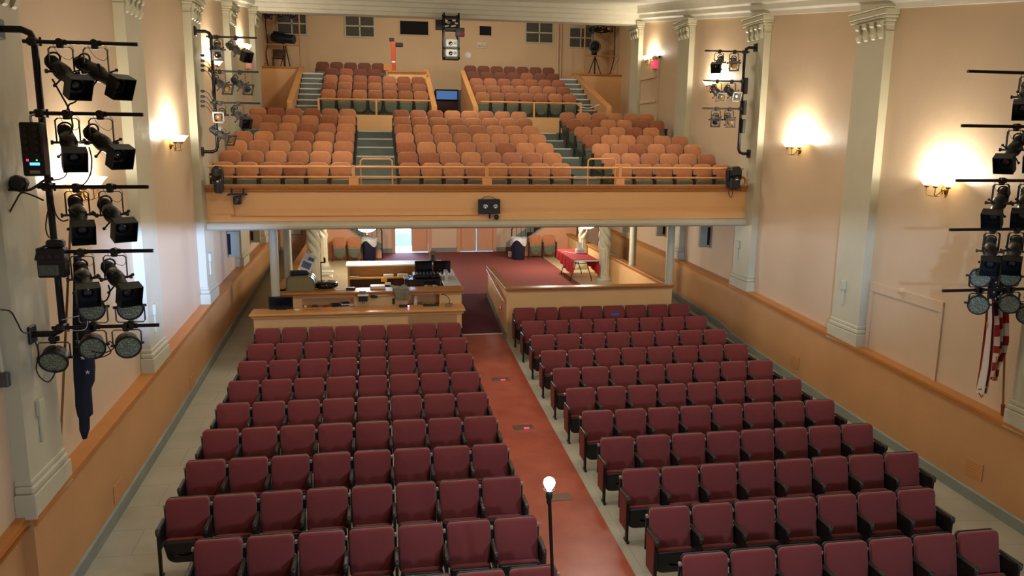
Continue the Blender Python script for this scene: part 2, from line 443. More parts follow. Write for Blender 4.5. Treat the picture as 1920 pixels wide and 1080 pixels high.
# --- side walls above the wainscot, wainscot, trim, baseboards
for side, X, d in (('left', XL, -1), ('right', XR, 1)):
    xi, xo = X+d*REC, X+d*(REC+.2)
    mb = MB(); mb.box(xi, xo, Y0, 25.8, -.9, 9.4); mb.box(xi, xo, 25.8, YBACK+.2, -.9, SOFFIT+.5)
    struct('wall_'+side, mb, PLASTER)
    mb = MB()
    prof_y = [y for y in ys]
    vs = []
    STEP = 7.90
    sh = lambda y: -.12 if (side == 'left' and y < STEP) else 0.0
    if side == 'left': prof_y = [y for y in ys if y < STEP]+[STEP-.001, STEP]+[y for y in ys if y > STEP]
    for y in prof_y: vs += [(X+sh(y), y, -.9), (X+sh(y), y, cap_z(y)-.03), (xi-.2, y, cap_z(y)-.03), (xi-.2, y, -.9)] if side == 'left' else [(X, y, -.9), (X, y, cap_z(y)-.03), (xi, y, cap_z(y)-.03), (xi, y, -.9)]
    mb.add(vs, [(j*4+k, j*4+k+1, j*4+k+5, j*4+k+4) for j in range(len(prof_y)-1) for k in (0, 1, 2)])
    struct('wall_wainscot_'+side, mb, WAINSCOT)
    mb = MB()
    e = -d
    for y_a, y_b in zip(prof_y, prof_y[1:]):
        za, zb = cap_z(y_a), cap_z(y_b)
        for (a0, a1, h0, h1) in ((X+d*REC, X+e*.055, -.045, 0.0), (X+d*.02, X+e*.035, -.10, -.045)):
            a1 = a1+sh(y_a)
            if y_b-y_a < .01: continue
            vv = [(a0, y_a, za+h0), (a1, y_a, za+h0), (a1, y_a, za+h1), (a0, y_a, za+h1), (a0, y_b, zb+h0), (a1, y_b, zb+h0), (a1, y_b, zb+h1), (a0, y_b, zb+h1)]
            mb.add(vv, [(0, 1, 5, 4), (1, 2, 6, 5), (2, 3, 7, 6)]+([(0, 1, 2, 3)] if y_a in (Y0, STEP) else []))
    struct('trim_wainscot_'+side, mb, WOODTRIM)
    mb = MB(); vs = []
    for y in prof_y:
        z = floor_z(y)-(.09 if side == 'right' and y < 17.6 else 0)
        x_ = X+sh(y); vs += [(x_, y, z-.1), (x_+e*.025, y, z-.1), (x_+e*.025, y, z+.17), (x_, y, z+.19)]
    mb.add(vs, [(j*4+k, j*4+k+1, j*4+k+5, j*4+k+4) for j in range(len(prof_y)-1) for k in (0, 1, 2)])
    struct('baseboard_'+side, mb, GREYBASE)
    # pilasters
    for i in range(-1, 4):
        y0 = 12.27+4.235*i; y1 = y0+.82
        if i == -1: y0, y1 = 7.94, 8.78
        zb, zt = cap_z((y0+y1)/2)-.06, cornice_z(y0)
        mb = MB()
        B = lambda p, ya, yb, za, zz, c=0: mb.box(X+d*REC, X+e*p, ya, yb, za, zz, c)
        B(0, y0, y1, zb, zt)
        B(.05, y0-.05, y1+.05, zb, zb+.26, .008); B(.035, y0-.035, y1+.035, zb+.26, zb+.34, .02); B(.018, y0-.018, y1+.018, zb+.34, zb+.40, .012)
        B(.012, y0-.012, y1+.012, zt-.40, zt-.37); B(.02, y0-.02, y1+.02, zt-.28, zt-.22, .01)
        for q, (p, h0, h1) in enumerate(((.05, -.22, -.17), (.09, -.17, -.12), (.11, -.12, -.02), (.13, -.02, .01))):
            B(p, y0-p, y1+p, zt+h0, zt+h1, .012)
        for k in range(4):            # carved brackets under the capital
            yc = y0+.10+k*.205
            poly = [(X, zt-.20), (X+e*.085, zt-.20), (X+e*.085, zt-.27), (X+e*.05, zt-.30), (X+e*.045, zt-.36), (X+e*.06, zt-.40), (X+e*.03, zt-.47), (X, zt-.49)]
            mb.prism(poly, yc-.045, yc+.045, 'xz')
        struct('pilaster_'+side, mb, CREAM)
    # cornice along the wall
    mb = MB()
    steps = [(.0, -.02), (.10, -.02), (.12, .06), (.20, .10), (.22, .20), (.30, .24), (.34, .38), (.40, .50), (.0, .50)]
    prof = [Vector((X+d*REC+e*p, 0, h)) for p, h in steps]
    mb.sweep(prof, [Vector((0, y, cornice_z(y))) for y in (Y0, 25.0)])
    struct('trim_cornice_'+side, mb, CREAM_WHITE)
# --- stepped beam across the hall where the ceiling ends
zb = cornice_z(24.95)-.08
prof = [(25.75, zb+.04), (25.2, zb), (24.98, zb), (24.96, zb+.10), (24.90, zb+.11), (24.88, zb+.22), (24.80, zb+.24), (24.76, zb+.34), (24.66, zb+.37), (24.62, zb+.47), (24.50, zb+.50), (24.46, zb+.70), (25.75, zb+.8)]
struct('beam', MB().prism(prof, XL-REC-.2, XR+REC+.2), CREAM_WHITE)
# --- ceiling
mb = MB()
mb.prism([(Y0, cornice_z(Y0)+.46), (24.9, cornice_z(24.9)+.46), (24.9, cornice_z(24.9)+.6), (Y0, cornice_z(Y0)+.6)], XL-.5, XR+.5)
struct('ceiling', mb, CREAM_WHITE)
struct('ceiling_rear', MB().box(-4.1, 9.5, 25.7, YTOP+.2, 9.75, 9.9), PLASTER_REAR)
# --- stage side: proscenium header and sides (behind the photographer)
mb = MB(); mb.box(XL-.3, XR+.3, -.55, -.40, 5.02, 9.0); mb.box(XL-.3, -1.9, -.55, -.40, -1, 5.1); mb.box(6.6, XR+.3, -.55, -.40, -1, 5.1)
struct('wall_proscenium', mb, PLASTER)
# --- rear walls of the balcony
mb = MB(); mb.box(-4.1, -3.9, 25.75, YTOP, 3.2, 9.8); mb.box(-4.1, XL, 25.77, 25.85, 3.2, 9.8)
struct('wall_rear_left', mb, PLASTER_REAR)
mb = MB(); mb.box(9.3, 9.5, 25.75, YTOP, 3.2, 9.8); mb.box(XR, 9.5, 25.77, 25.85, 3.2, 9.8)
struct('wall_rear_right', mb, PLASTER_REAR)
struct('wall_rear', MB().box(-4.1, 9.5, YTOP, YTOP+.2, 3.2, 9.8), PLASTER_REAR)

# --- balcony: treads, fascia
NT = 7
poly = [(YB+.06, SOFFIT)]
for k in range(NT):
    z = 3.63+.2175*k
    y = YB+.06 if k == 0 else YB+.91*k
    poly += [(y, z if k else 3.63)] if k == 0 else [(y, z-.2175), (y, z)]
poly += [(YB+.91*NT, 3.63+.2175*6), (YB+.91*NT, 5.15), (YTOP, 5.15), (YTOP, 3.9), (YBACK+.2, 3.9), (YBACK+.2, SOFFIT)]
struct('floor_balcony', MB().prism(poly, XL-REC, XR+REC), STEPGREY)
mb = MB()   # white nosings of the two balcony stairs
for x0, x1 in ((-.47, .46), (4.38, 5.30)):
    for k in range(1, NT+1):
        z = 3.63+.2175*k if k < NT else 5.15
        mb.box(x0, x1, YB+.91*k-.014, YB+.91*k+.05, z-.03, z+.008)
struct('trim_stair_nosing', mb, NOSING)
mb = MB()
mb.mi = 0; mb.prism([(YB+.09, 3.22), (YB-.01, 3.24), (YB-.005, 3.38), (YB+.035, 3.40), (YB+.02, 3.50), (YB+.02, 3.86), (YB+.09, 3.86)], XL, XR)
struct('wall_balcony_front', mb, BALC)
mb = MB(); mb.prism([(YB-.05, 3.07), (YB-.09, 3.10), (YB-.10, 3.15), (YB-.08, 3.20), (YB-.03, 3.235), (YB+.12, 3.235), (YB+.12, 3.07)], XL, XR)
struct('trim_balcony_soffit', mb, CREAM)
mb = MB(); mb.prism([(YB-.01, 3.85), (YB-.03, 3.88), (YB-.03, 3.90), (YB-.075, 3.93), (YB-.075, 3.945), (YB-.10, 3.97), (YB-.10, 4.0), (YB+.12, 4.0), (YB+.12, 3.80), (YB+.05, 3.80), (YB+.05, 3.85)], XL, XR)
struct('trim_balcony_cap', mb, WOODTRIM)

# --- upper tiers of the balcony
UY = lambda i: 26.2+.85*i
UT = lambda i: 5.63+.283*i
def tier(x0, x1):
    p = [(25.05, 5.1)]
    for i in range(5):
        y = 25.05 if i == 0 else UY(i)-.70
        p += [(y, UT(i)-(.283 if i else .5)), (y, UT(i))]
    p += [(YTOP, UT(4)), (YTOP, 5.1)]
    return MB().prism(p[1:], x0, x1)
struct('floor_upper_tier_left', tier(-1.75, 1.72), STEPGREY)
struct('floor_upper_tier_right', tier(3.22, 6.68), STEPGREY)
mb = MB(); mb.box(-1.78, 1.74, 25.02, 25.06, 5.15, 5.64); mb.box(3.22, 6.70, 25.02, 25.06, 5.15, 5.64)
struct('wall_upper_tier_front', mb, BALC)
# side stairs
for nm, x0, x1 in (('left', -2.46, -1.76), ('right', 6.69, 7.42)):
    p = []; nmb = MB(); n = 10
    for i in range(n):
        y = 25.15+.46*i; z = 5.15+.20*(i+1)
        p += [(y, z-.2), (y, z)]
        nmb.box(x0, x1, y-.012, y+.05, z-.035, z+.008)
    p += [(YTOP, p[-1][1]), (YTOP, 5.0), (25.15, 5.0)]
    struct('floor_side_stair_'+nm, MB().prism(p, x0, x1), STEPGREY)
    struct('trim_side_stair_nosing_'+nm, nmb, NOSING)
# boxed platforms at both rear corners with their sloping parapets
for nm, x0, x1, xa, xb in (('left', -3.9, -2.46, -2.62, -2.46), ('right', 7.42, 9.3, 7.42, 7.58)):
    mb = MB(); mb.box(x0, x1, 29.85, YTOP, 5.15, 7.34)
    struct('wall_platform_'+nm, mb, BALC)
    mb = MB(); mb.box(x0, x1, 29.80, 30.05, 7.34, 7.40, .01)
    struct('trim_platform_'+nm, mb, WOODTRIM)
    mb = MB(); mb.box(x0, x1, 29.82, 29.85, 5.15, 5.95)
    struct('baseboard_platform_'+nm, mb, WOODTRIM)
    mb = MB(); mb.prism([(25.35, 5.15), (25.35, 5.98), (29.9, 7.36), (YTOP, 7.36), (YTOP, 5.15)], xa+.03, xb-.03)
    struct('wall_stair_parapet_'+nm, mb, WAINSCOT)
    mb = MB(); mb.prism([(25.30, 5.97), (25.30, 6.03), (29.9, 7.42), (29.9, 7.36)], xa, xb); mb.box(xa, xb, 25.28, 25.36, 5.15, 6.0)
    struct('trim_stair_parapet_'+nm, mb, TRIM_PALE)
# parapets of the way down between the upper tiers
for nm, xa, xb in (('left', 1.75, 1.92), ('right', 3.06, 3.22)):
    mb = MB(); mb.prism([(25.3, 4.2), (25.3, 5.88), (29.2, 7.3), (29.2, 4.2)], xa+.03, xb-.03)
    struct('wall_exit_parapet_'+nm, mb, WAINSCOT)
    mb = MB(); mb.prism([(25.25, 5.88), (25.25, 5.94), (29.2, 7.37), (29.2, 7.31)], xa, xb); mb.box(xa, xb, 25.23, 25.31, 5.15, 5.92)
    struct('trim_exit_parapet_'+nm, mb, TRIM_PALE)
# panelled box in place of the last seats of the rear left tier
mb = MB(); mb.box(.50, 1.78, 28.25, 28.33, 6.4, 7.16)
struct('wall_box_front', mb, BALC)
mb = MB(); mb.box(.46, 1.80, 28.20, 28.42, 7.16, 7.22, .01)
struct('trim_box_front', mb, WOODTRIM)

# --- wall openings and fittings of the rear wall, all measured on that wall
yr = YTOP
def on_rear(u0, v0, u1, v1, d0, d1, name, m, c=0.0):
    a, b = at(u0, v0, y=yr), at(u1, v1, y=yr)
    return MB().box(a.x, b.x, yr-d1, yr-d0, b.z, a.z, c), a, b
def louvre(name, u0, v0, u1, v1, label):
    a, b = at(u0, v0, y=yr), at(u1, v1, y=yr)
    t = thing('louvre_vent', label, 'vent', ((a.x+b.x)/2, yr-.05, b.z))
    fr = MB(); w = .05
    fr.box(a.x-w, b.x+w, yr-.04, yr, a.z, a.z+w); fr.box(a.x-w, b.x+w, yr-.04, yr, b.z-w, b.z)
    xm, zm = (a.x+b.x)/2, (a.z+b.z)/2
    for x in (a.x-w/2, xm, b.x+w/2): fr.box(x-w/2, x+w/2, yr-.04, yr, b.z, a.z)
    fr.box(a.x, b.x, yr-.04, yr, zm-w/2, zm+w/2)
    part('frame', fr, CREAM, t, True)
    sl = MB(); n = 12
    for i in range(n):
        z = b.z+(a.z-b.z)*(i+.5)/n
        sl.cbox((xm, yr-.012, z), (b.x-a.x, .03, (a.z-b.z)/n*.8), 0, Matrix.Rotation(.5, 4, 'X'))
    part('slats', sl, LOUVRE, t, True)
louvre('l', 648, 29, 701, 69, 'grey louvred vent in a pale frame, beside the long black opening')
louvre('l', 987, 43, 1035, 80, 'grey louvred vent in a pale frame, next to the vertical wall pipe')
louvre('l', 520, 24, 574, 64, 'dark louvred vent behind the big followspot')
louvre('l', 1069, 53, 1108, 89, 'dark louvred vent behind the standing spotlight')
for u0, v0, u1, v1, lb in ((750, 39, 803, 66, 'long black projection port with a thin pale rim'), (899, 49, 921, 67, 'small square black projection port above the exit light'), (816, 36, 834, 55, 'small black projection port behind the hanging projectors')):
    a, b = at(u0, v0, y=yr), at(u1, v1, y=yr)
    t = thing('projection_port', lb, 'port', ((a.x+b.x)/2, yr-.03, b.z))
    part('opening', MB().box(a.x, b.x, yr-.03, yr, b.z, a.z), BLACKHOLE, t, True)
    fr = MB(); w = .035
    fr.box(a.x-w, b.x+w, yr-.04, yr, a.z, a.z+w); fr.box(a.x-w, b.x+w, yr-.04, yr, b.z-w, b.z); fr.box(a.x-w, a.x, yr-.04, yr, b.z, a.z); fr.box(b.x, b.x+w, yr-.04, yr, b.z, a.z)
    part('frame', fr, PLASTER_REAR, t, True)
t = thing('emergency_light', 'beige twin emergency light below the small square port', 'emergency light', at(903, 90, y=yr))
a, b = at(894, 79, y=yr), at(913, 91, y=yr)
part('housing', MB().box(a.x, b.x, yr-.03, yr, b.z, a.z, .01), BEIGEPLAST, t, True)
for k in (0.3, 0.7):
    part('lamp_head', MB().cbox((a.x+(b.x-a.x)*k, yr-.07, (a.z+b.z)/2), (.13, .09, .10), .03), CREAM_WHITE, t, True)
c = at(878, 104, y=yr)
solo('wall_plate', MB().lathe([(0.0, -.03), (.10, -.028), (.13, -.012), (.135, 0)], 24, (0, 0, 0), 'y'), mat('white_light_disc', rgb(236, 232, 226), .3), 'round white light reflection on the rear wall below the projection ports', 'plate', None, (c.x, yr, c.z))  # a round reflection of light, built as a white disc
# vertical pipes
for u in (1046, 1052):
    c = at(u, 60, y=yr)
    solo('wall_pipe', MB().tube([(c.x, yr-.06, 6.76), (c.x, yr-.06, 9.74)], .045 if u < 1050 else .03, 10), PLASTER_REAR, 'painted vertical pipe on the rear wall, the %s of the pair' % ('thicker' if u < 1050 else 'thinner'), 'pipe', None, None)
# the lit door at the foot of the way down
a, b = at(818, 170, y=yr), at(857, 187, y=yr)
mb = MB(); mb.box(a.x-.12, b.x+.12, yr-.06, yr, 5.15, 6.75)
struct('door_1', mb, DARKWOOD)
struct('window_1', MB().box(a.x, b.x, yr-.08, yr-.055, b.z, a.z), BLUEWIN)
fr = MB(); w = .05
fr.box(a.x-w, b.x+w, yr-.10, yr-.055, a.z, a.z+w); fr.box(a.x-w, b.x+w, yr-.10, yr-.055, b.z-w, b.z); fr.box(a.x-w, a.x, yr-.10, yr-.055, b.z, a.z); fr.box(b.x, b.x+w, yr-.10, yr-.055, b.z, a.z)
struct('trim_window_1', fr, BLACKHOLE)
c = at(868, 207, y=25.6)
solo('folded_cloth', MB().cbox((0, 0, .06), (.62, .4, .12), .05), KNIT, 'pale folded cloth lying on the floor of the way down', 'cloth', None, (c.x, 25.6, 5.15))

# ================================================================== BELOW THE BALCONY
# --- raised lobby floor
mb = MB()
mb.box(2.92, 6.87, 17.5, 21.0, .2, LOBBY); mb.box(-2.18, 6.87, 20.95, YBACK, .2, LOBBY); mb.box(-2.18, 1.84, 17.5, 20.95, .2, LOBBY)
struct('floor_lobby', mb, TILE)
mb = MB()
mb.box(2.92, 5.82, 17.55, 20.95, LOBBY, LOBBY+.006); mb.box(-.6, 5.82, 20.95, YBACK, LOBBY, LOBBY+.006)
struct('floor_carpet', mb, REDCARPET)
# --- partitions
def cap_rail(mb, x0, x1, y0, y1, z):
    mb.box(x0, x1, y0, y1, z-.045, z, .01)
    mb.box(x0+.03, x1-.03, y0+.03, y1-.03, z-.085, z-.045)
mb = MB(); mb.box(2.90, 6.90, 17.52, 17.62, -.2, 1.53); struct('partition_front', mb, PARTI)
mb = MB(); cap_rail(mb, 2.86, 6.94, 17.45, 17.70, 1.61); struct('trim_partition_front', mb, WOODTRIM)
mb = MB(); mb.box(2.90, 3.02, 17.62, 20.65, -.2, 1.53); struct('partition_ramp', mb, PARTI)
mb = MB(); cap_rail(mb, 2.86, 3.06, 17.70, 20.70, 1.61); struct('trim_partition_ramp', mb, WOODTRIM)
mb = MB(); mb.prism([(17.50, floor_z(17.5)-.05), (17.50, floor_z(17.5)+.15), (18.0, .56), (20.65, .95), (20.65, .6), (18.0, .3)], 2.88, 2.90); struct('baseboard_ramp', mb, GREYBASE)
mb = MB(); mb.box(6.81, 6.90, 17.62, YBACK, -.2, 1.53); struct('partition_side_right', mb, PARTI)
mb = MB(); cap_rail(mb, 6.74, 6.96, 17.70, YBACK, 1.61); struct('trim_partition_side_right', mb, WOODTRIM)
mb = MB(); mb.box(-2.22, -2.10, 17.62, YBACK, -.2, 1.53); struct('partition_side_left', mb, PARTI)
mb = MB(); cap_rail(mb, -2.27, -2.03, 17.70, YBACK, 1.61); struct('trim_partition_side_left', mb, WOODTRIM)
# the desk front with its open shelves
mb = MB()
n1, n2 = at(566, 560, y=17.52), at(664, 568, y=17.52)
n3, n4 = at(764, 553, y=17.52), at(824, 570, y=17.52)
for x0, x1 in ((-2.22, n1.x), (n2.x, n3.x), (n4.x, 1.86)): mb.box(x0, x1, 17.52, 17.60, -.2, 1.52)
mb.box(n1.x, n2.x, 17.52, 17.60, -.2, 1.22); mb.box(n3.x, n4.x, 17.52, 17.60, -.2, 1.22)
mb.box(n1.x, n2.x, 17.52, 17.60, 1.47, 1.52); mb.box(n3.x, n4.x, 17.52, 17.60, 1.49, 1.52)
mb.box(n1.x-.03, n2.x+.03, 17.86, 17.90, 1.15, 1.5); mb.box(n3.x-.03, n4.x+.03, 17.86, 17.90, 1.15, 1.5)
struct('partition_desk', mb, PARTI)
mb = MB(); cap_rail(mb, -2.27, 1.90, 17.42, 17.92, 1.61); struct('trim_partition_desk', mb, WOODTRIM)
mb = MB()
mb.box(n1.x-.03, n2.x+.03, 17.44, 17.86, 1.195, 1.235, .006); mb.box(n3.x-.03, n4.x+.03, 17.44, 17.86, 1.195, 1.235, .006)
struct('trim_desk_shelf', mb, WOODTRIM)
mb = MB(); mb.box(1.78, 1.86, 17.6, 20.7, -.2, 1.52); struct('partition_desk_side', mb, PARTI)
# sound booth front
mb = MB(); mb.box(-2.58, 1.76, 16.62, 16.70, -.2, 1.26); mb.box(-2.58, -2.50, 16.70, 17.5, -.2, 1.26); mb.box(1.68, 1.76, 16.70, 17.5, -.2, 1.26)
struct('partition_booth', mb, PARTI)
mb = MB(); mb.box(-2.66, 1.84, 16.54, 17.14, 1.30, 1.345, .01); mb.box(-2.62, 1.80, 16.58, 17.1, 1.25, 1.30)
struct('trim_booth_counter', mb, TRIM_PALE)
mb = MB(); mb.box(.62, 1.66, 16.600, 16.622, .5, 1.22); struct('trim_booth_panel', mb, WAINSCOT)

# --- entrance wall with its doorways
mb = MB()
dz = 2.82
for x0, x1, z0, z1 in ((XL-REC, .60, LOBBY-.6, SOFFIT), (.60, 1.85, dz, SOFFIT), (1.85, 3.0, LOBBY-.6, SOFFIT), (3.0, 4.26, dz, SOFFIT), (4.26, XR+REC, LOBBY-.6, SOFFIT)):
    mb.box(x0, x1, YBACK, YBACK+.2, z0, z1)
struct('wall_back', mb, LOBBYPALE)
mb = MB()
for x in (.52, 1.83, 2.90, 4.25): mb.box(x, x+.12, YBACK-.03, YBACK+.06, LOBBY, dz+.1)
mb.box(.52, 1.95, YBACK-.03, YBACK+.06, dz, dz+.12); mb.box(2.9, 4.37, YBACK-.03, YBACK+.06, dz, dz+.12)
struct('trim_doors', mb, LOBBYWALL)
def door_leaf(name, x0, x1, y, hx, rz=0):
    o = struct(name, MB().box(x0, x1, y, y+.05, LOBBY+.03, dz-.005, .004), LOBBYWALL)
    h = MB().tube([(hx, y-.06, LOBBY+.98), (hx, y-.06, LOBBY+1.22)], .012, 8); h.tube([(hx, y, LOBBY+1.0), (hx, y-.06, LOBBY+1.0)], .008, 6); h.tube([(hx, y, LOBBY+1.2), (hx, y-.06, LOBBY+1.2)], .008, 6)
    part('door_handle', h, IRON, o)
door_leaf('door_2', 1.235, 1.825, YBACK+.04, 1.29)
door_leaf('door_3', 3.02, 3.615, YBACK+.04, 3.55)
door_leaf('door_4', 3.645, 4.25, YBACK+.04, 3.71)
# vestibule behind the open leaf: pale walls and a window to the daylight
mb = MB(); mb.box(.2, .5, YBACK+.2, 32.2, .6, 3.1); mb.box(4.4, 4.6, YBACK+.2, 32.2, .6, 3.1); mb.box(.2, 4.6, 32.2, 32.4, .6, 3.1); mb.box(.2, 4.6, YBACK+.2, 32.4, 3.05, 3.2)
struct('wall_vestibule', mb, CYANDOOR)
struct('floor_vestibule', MB().box(.2, 4.6, YBACK, 32.4, LOBBY-.2, LOBBY+.002), CYANDOOR)
o = struct('door_5', MB().box(.60, 1.30, 30.9, 30.95, LOBBY+.01, 2.95, .004), CYANDOOR)
struct('window_2', MB().box(.72, 1.26, 30.87, 30.90, 1.30, 2.5), DAYGLOW)
point('vestibule_daylight', (2.6, 30.9, 2.6), 40, (.5, .74, 1.0), .25)
# baseboards in the lobby
mb = MB()
for x0, x1 in ((-2.1, .52), (1.95, 2.9), (4.37, 6.8)): mb.box(x0, x1, YBACK-.02, YBACK, LOBBY, LOBBY+.17)
struct('baseboard_back', mb, GREYBASE)

# --- stairs either side of the entrance, rising to the sides along the back wall
for nm, xs_, sg in (('left', .15, -1), ('right', 4.75, 1)):
    n = 8; p = []
    for i in range(n):
        x = xs_+sg*.26*i; z = LOBBY+.18*(i+1)
        p += [(x, z-.18), (x, z)]
    xe = xs_+sg*.26*n
    p += [(xe, p[-1][1]), (xe, LOBBY)]
    struct('floor_lobby_stair_'+nm, MB().prism(p, 27.75, YBACK, 'xz'), DARKCARPET)
    q = [(xs_+sg*.02, LOBBY), (xs_+sg*.02, LOBBY+.24), (xe+sg*.3, LOBBY+.24+.18/.26*(abs(xe-xs_)+.28)), (xe+sg*.3, LOBBY)]
    struct('wall_lobby_stair_'+nm, MB().prism(q, 27.66, 27.75, 'xz'), LOBBYWALL)
    mb = MB(); mb.prism([(q[1][0], q[1][1]), (q[1][0], q[1][1]+.05), (q[2][0], q[2][1]+.05), (q[2][0], q[2][1])], 27.63, 27.78, 'xz')
    struct('trim_lobby_stair_'+nm, mb, GREYBASE)
    mb = MB(); mb.prism([(xs_, LOBBY+.05), (xs_, LOBBY+.34), (xe, LOBBY+.34+.18*n), (xe, LOBBY+.05)], YBACK-.025, YBACK-.002, 'xz')
    struct('baseboard_stair_'+nm, mb, GREYBASE)
    t = thing('stair_railing', 'thin black iron lobby stair railing behind the %s' % ('bin near the bright doorway' if sg < 0 else 'bin by the closed double doors'), 'railing', (xs_, 27.7, LOBBY))
    slope = .18/.26
    part('newel_post', MB().box(xs_-.02, xs_+.02, 27.68, 27.72, LOBBY, LOBBY+.98), BLACKPIPE, t, True)
    part('handrail', MB().tube([(xs_, 27.7, LOBBY+.98), (xs_+sg*.04, 27.7, LOBBY+1.02), (xs_+sg*1.5, 27.7, LOBBY+1.02+slope*1.46)], .018, 8), BLACKPIPE, t, True)
    for k in range(1, 9):
        x = xs_+sg*.17*k
        part('baluster', MB().tube([(x, 27.7, LOBBY+.24+slope*.17*k), (x, 27.7, LOBBY+1.0+slope*.17*k)], .009, 6), BLACKPIPE, t, True)

# --- slim round columns on the partitions
for x, y, z0 in ((-2.21, 17.42, .9), (-2.15, 19.5, 1.61), (6.83, 17.58, 1.61), (6.85, 20.4, 1.61)):
    mb = MB().lathe([(.10, z0), (.10, z0+.03), (.094, z0+.05), (.092, SOFFIT)], 24, (x, y, 0))
    struct('column_slim', mb, CREAM)
# --- twisted columns on the lobby floor
def twisted(x, y, hand, s):
    mb = MB()
    mb.box(x-s*1.4, x+s*1.4, y-s*1.4, y+s*1.4, LOBBY, LOBBY+.05)
    mb.lathe([(s*1.32, LOBBY+.05), (s*1.37, LOBBY+.09), (s*1.27, LOBBY+.13), (s*1.14, LOBBY+.15), (s*1.17, LOBBY+.18), (s*1.05, LOBBY+.21)], 32, (x, y, 0))
    flute = lambda a, h: 1-.09*max(0.0, math.cos(12*a))
    mb.lathe([(s, LOBBY+.21), (s*.97, LOBBY+.97)], 80, (x, y, 0), rfun=flute)
    mb.lathe([(s*1.04, LOBBY+.97), (s*1.06, LOBBY+.99), (s*1.02, LOBBY+1.02)], 32, (x, y, 0))
    tw = lambda a, h: 1.06-.34*(1-abs(math.sin(2*(a+hand*h*5.5))))
    mb.lathe([(s*1.06, LOBBY+1.02+i*.02) for i in range(63)], 96, (x, y, 0), rfun=tw)
    struct('column_twisted', mb, CREAM)
twisted(6.62, 22.3, 1, .172); twisted(-1.76, 22.3, 1, .172)
twisted(6.68, 25.0, -1, .155); twisted(-1.74, 25.7, 1, .155)

# ================================================================== CHAIRS
BRACKETGREY = mat('grey_bracket', rgb(150, 140, 128), 0.35)
def outline(wb, wt, h, rb, rt, n=6, crown=0.0):
    """rounded trapezoid, counter-clockwise from the lower left, as (x, z)"""
    pts = []
    for cx, cz, r, a0 in ((-wb/2+rb, rb, rb, PI), (wb/2-rb, rb, rb, 1.5*PI), (wt/2-rt, h-rt, rt, 0), (-wt/2+rt, h-rt, rt, .5*PI)):
        for k in range(n+1):
            a = a0+.5*PI*k/n
            x, z = cx+r*math.cos(a), cz+r*math.sin(a)
            if z > h*.5: z += crown*(1-(2*x/wt)**2)*(z/h)
            pts.append((x, z))
    return pts
def cushion(mb, ol, y_back, y_front, bulge=.02, inset=.018):
    xs_ = [p[0] for p in ol]; zs_ = [p[1] for p in ol]
    cx, cz = (min(xs_)+max(xs_))/2, (min(zs_)+max(zs_))/2
    hw, hh = (max(xs_)-min(xs_))/2, (max(zs_)-min(zs_))/2
    def ring(ins, y): return [(cx+(x-cx)*(1-ins/hw), y, cz+(z-cz)*(1-ins/hh)) for x, z in ol]
    d = y_front-y_back
    mb.loft([ring(inset, y_back), ring(0, y_back+d*.15), ring(0, y_back+d*.65), ring(inset*.45, y_back+d*.9), ring(inset*1.6, y_front), ring(hw*.45, y_front+math.copysign(bulge*.7, d)), ring(hw*.8, y_front+math.copysign(bulge, d))])
def tilted(y, z, ang): return Matrix.Translation((0, y, z)) @ Matrix.Rotation(ang, 4, 'X')

def make_floor_chair(left_arm, panel, folded=True):
    """origin on the floor below the top of the backrest; faces -y"""
    t = thing('theatre_chair', 'maroon theatre chair', 'theatre chair')
    mb = MB(); mb.x = tilted(-.13, .325, -math.radians(13)); cushion(mb, outline(.478, .484, .497, .05, .045, 5, .012), .012, -.055, .018)
    br = part('backrest', mb, MAROON, t)
    mb = MB(); mb.x = tilted(-.13, .315, -math.radians(13)); cushion(mb, outline(.486, .49, .512, .05, .05, 5, .012), .045, .008, 0.0, .02)
    part('back_shell', mb, BLACKPLAST, br)
    ang = -math.radians(152)
    mb = MB(); mb.x = tilted(-.17, .150, math.radians(16)); cushion(mb, outline(.44, .45, .285, .05, .05, 5), -.035, .02, .012)
    sc = part('seat_cushion', mb, MAROON, t)
    mb = MB(); mb.x = tilted(-.17, .125, math.radians(16)); cushion(mb, outline(.43, .46, .305, .10, .04, 5), -.035, -.075, .01)
    part('seat_pan', mb, BLACKPLAST, sc)
    for s in ((1, -1) if left_arm else (1,)):
        x = s*.2605
        mb = MB()
        mb.box(x-.024, x+.024, -.38, -.075, .575, .607, .010)
        mb.lathe([(.017, .53), (.024, .55), (.024, .603), (.018, .603), (.016, .57)], 14, (x, -.385, 0))
        part('armrest', mb, ARMGREY, t)
        mb = MB()
        mb.box(x-.016, x+.016, -.375, -.33, .03, .575); mb.box(x-.014, x+.014, -.33, -.10, .33, .56)
        mb.box(x-.0195, x+.0195, -.42, -.28, 0, .03, .006)
        mb.box(x-.010, x+.010, -.03, .0, .30, .70)
        part('leg', mb, BLACKMETAL, t)
        part('hinge_bracket', MB().box(x-.016, x+.016, -.045, .0, .70, .735, .004), BRACKETGREY, t)
        if panel == s:
            mb = MB(); mb.prism([(-.37, .16), (-.36, .57), (-.09, .57), (-.13, .16)], x+s*.0165, x+s*.029)
            part('end_panel', mb, ENDPANEL, t)
    return t
PROTO = {}
def floor_chair(key, loc, label, group):
    if key not in PROTO:
        PROTO[key] = make_floor_chair(*key)
        t = PROTO[key]; t.location = loc; t['label'] = label; t['group'] = group
        return t
    return dup(PROTO[key], loc, 0, label, group)
rowy = lambda q: 17.2766-1.0213*(q-1)
HALF = (W-.04)/2
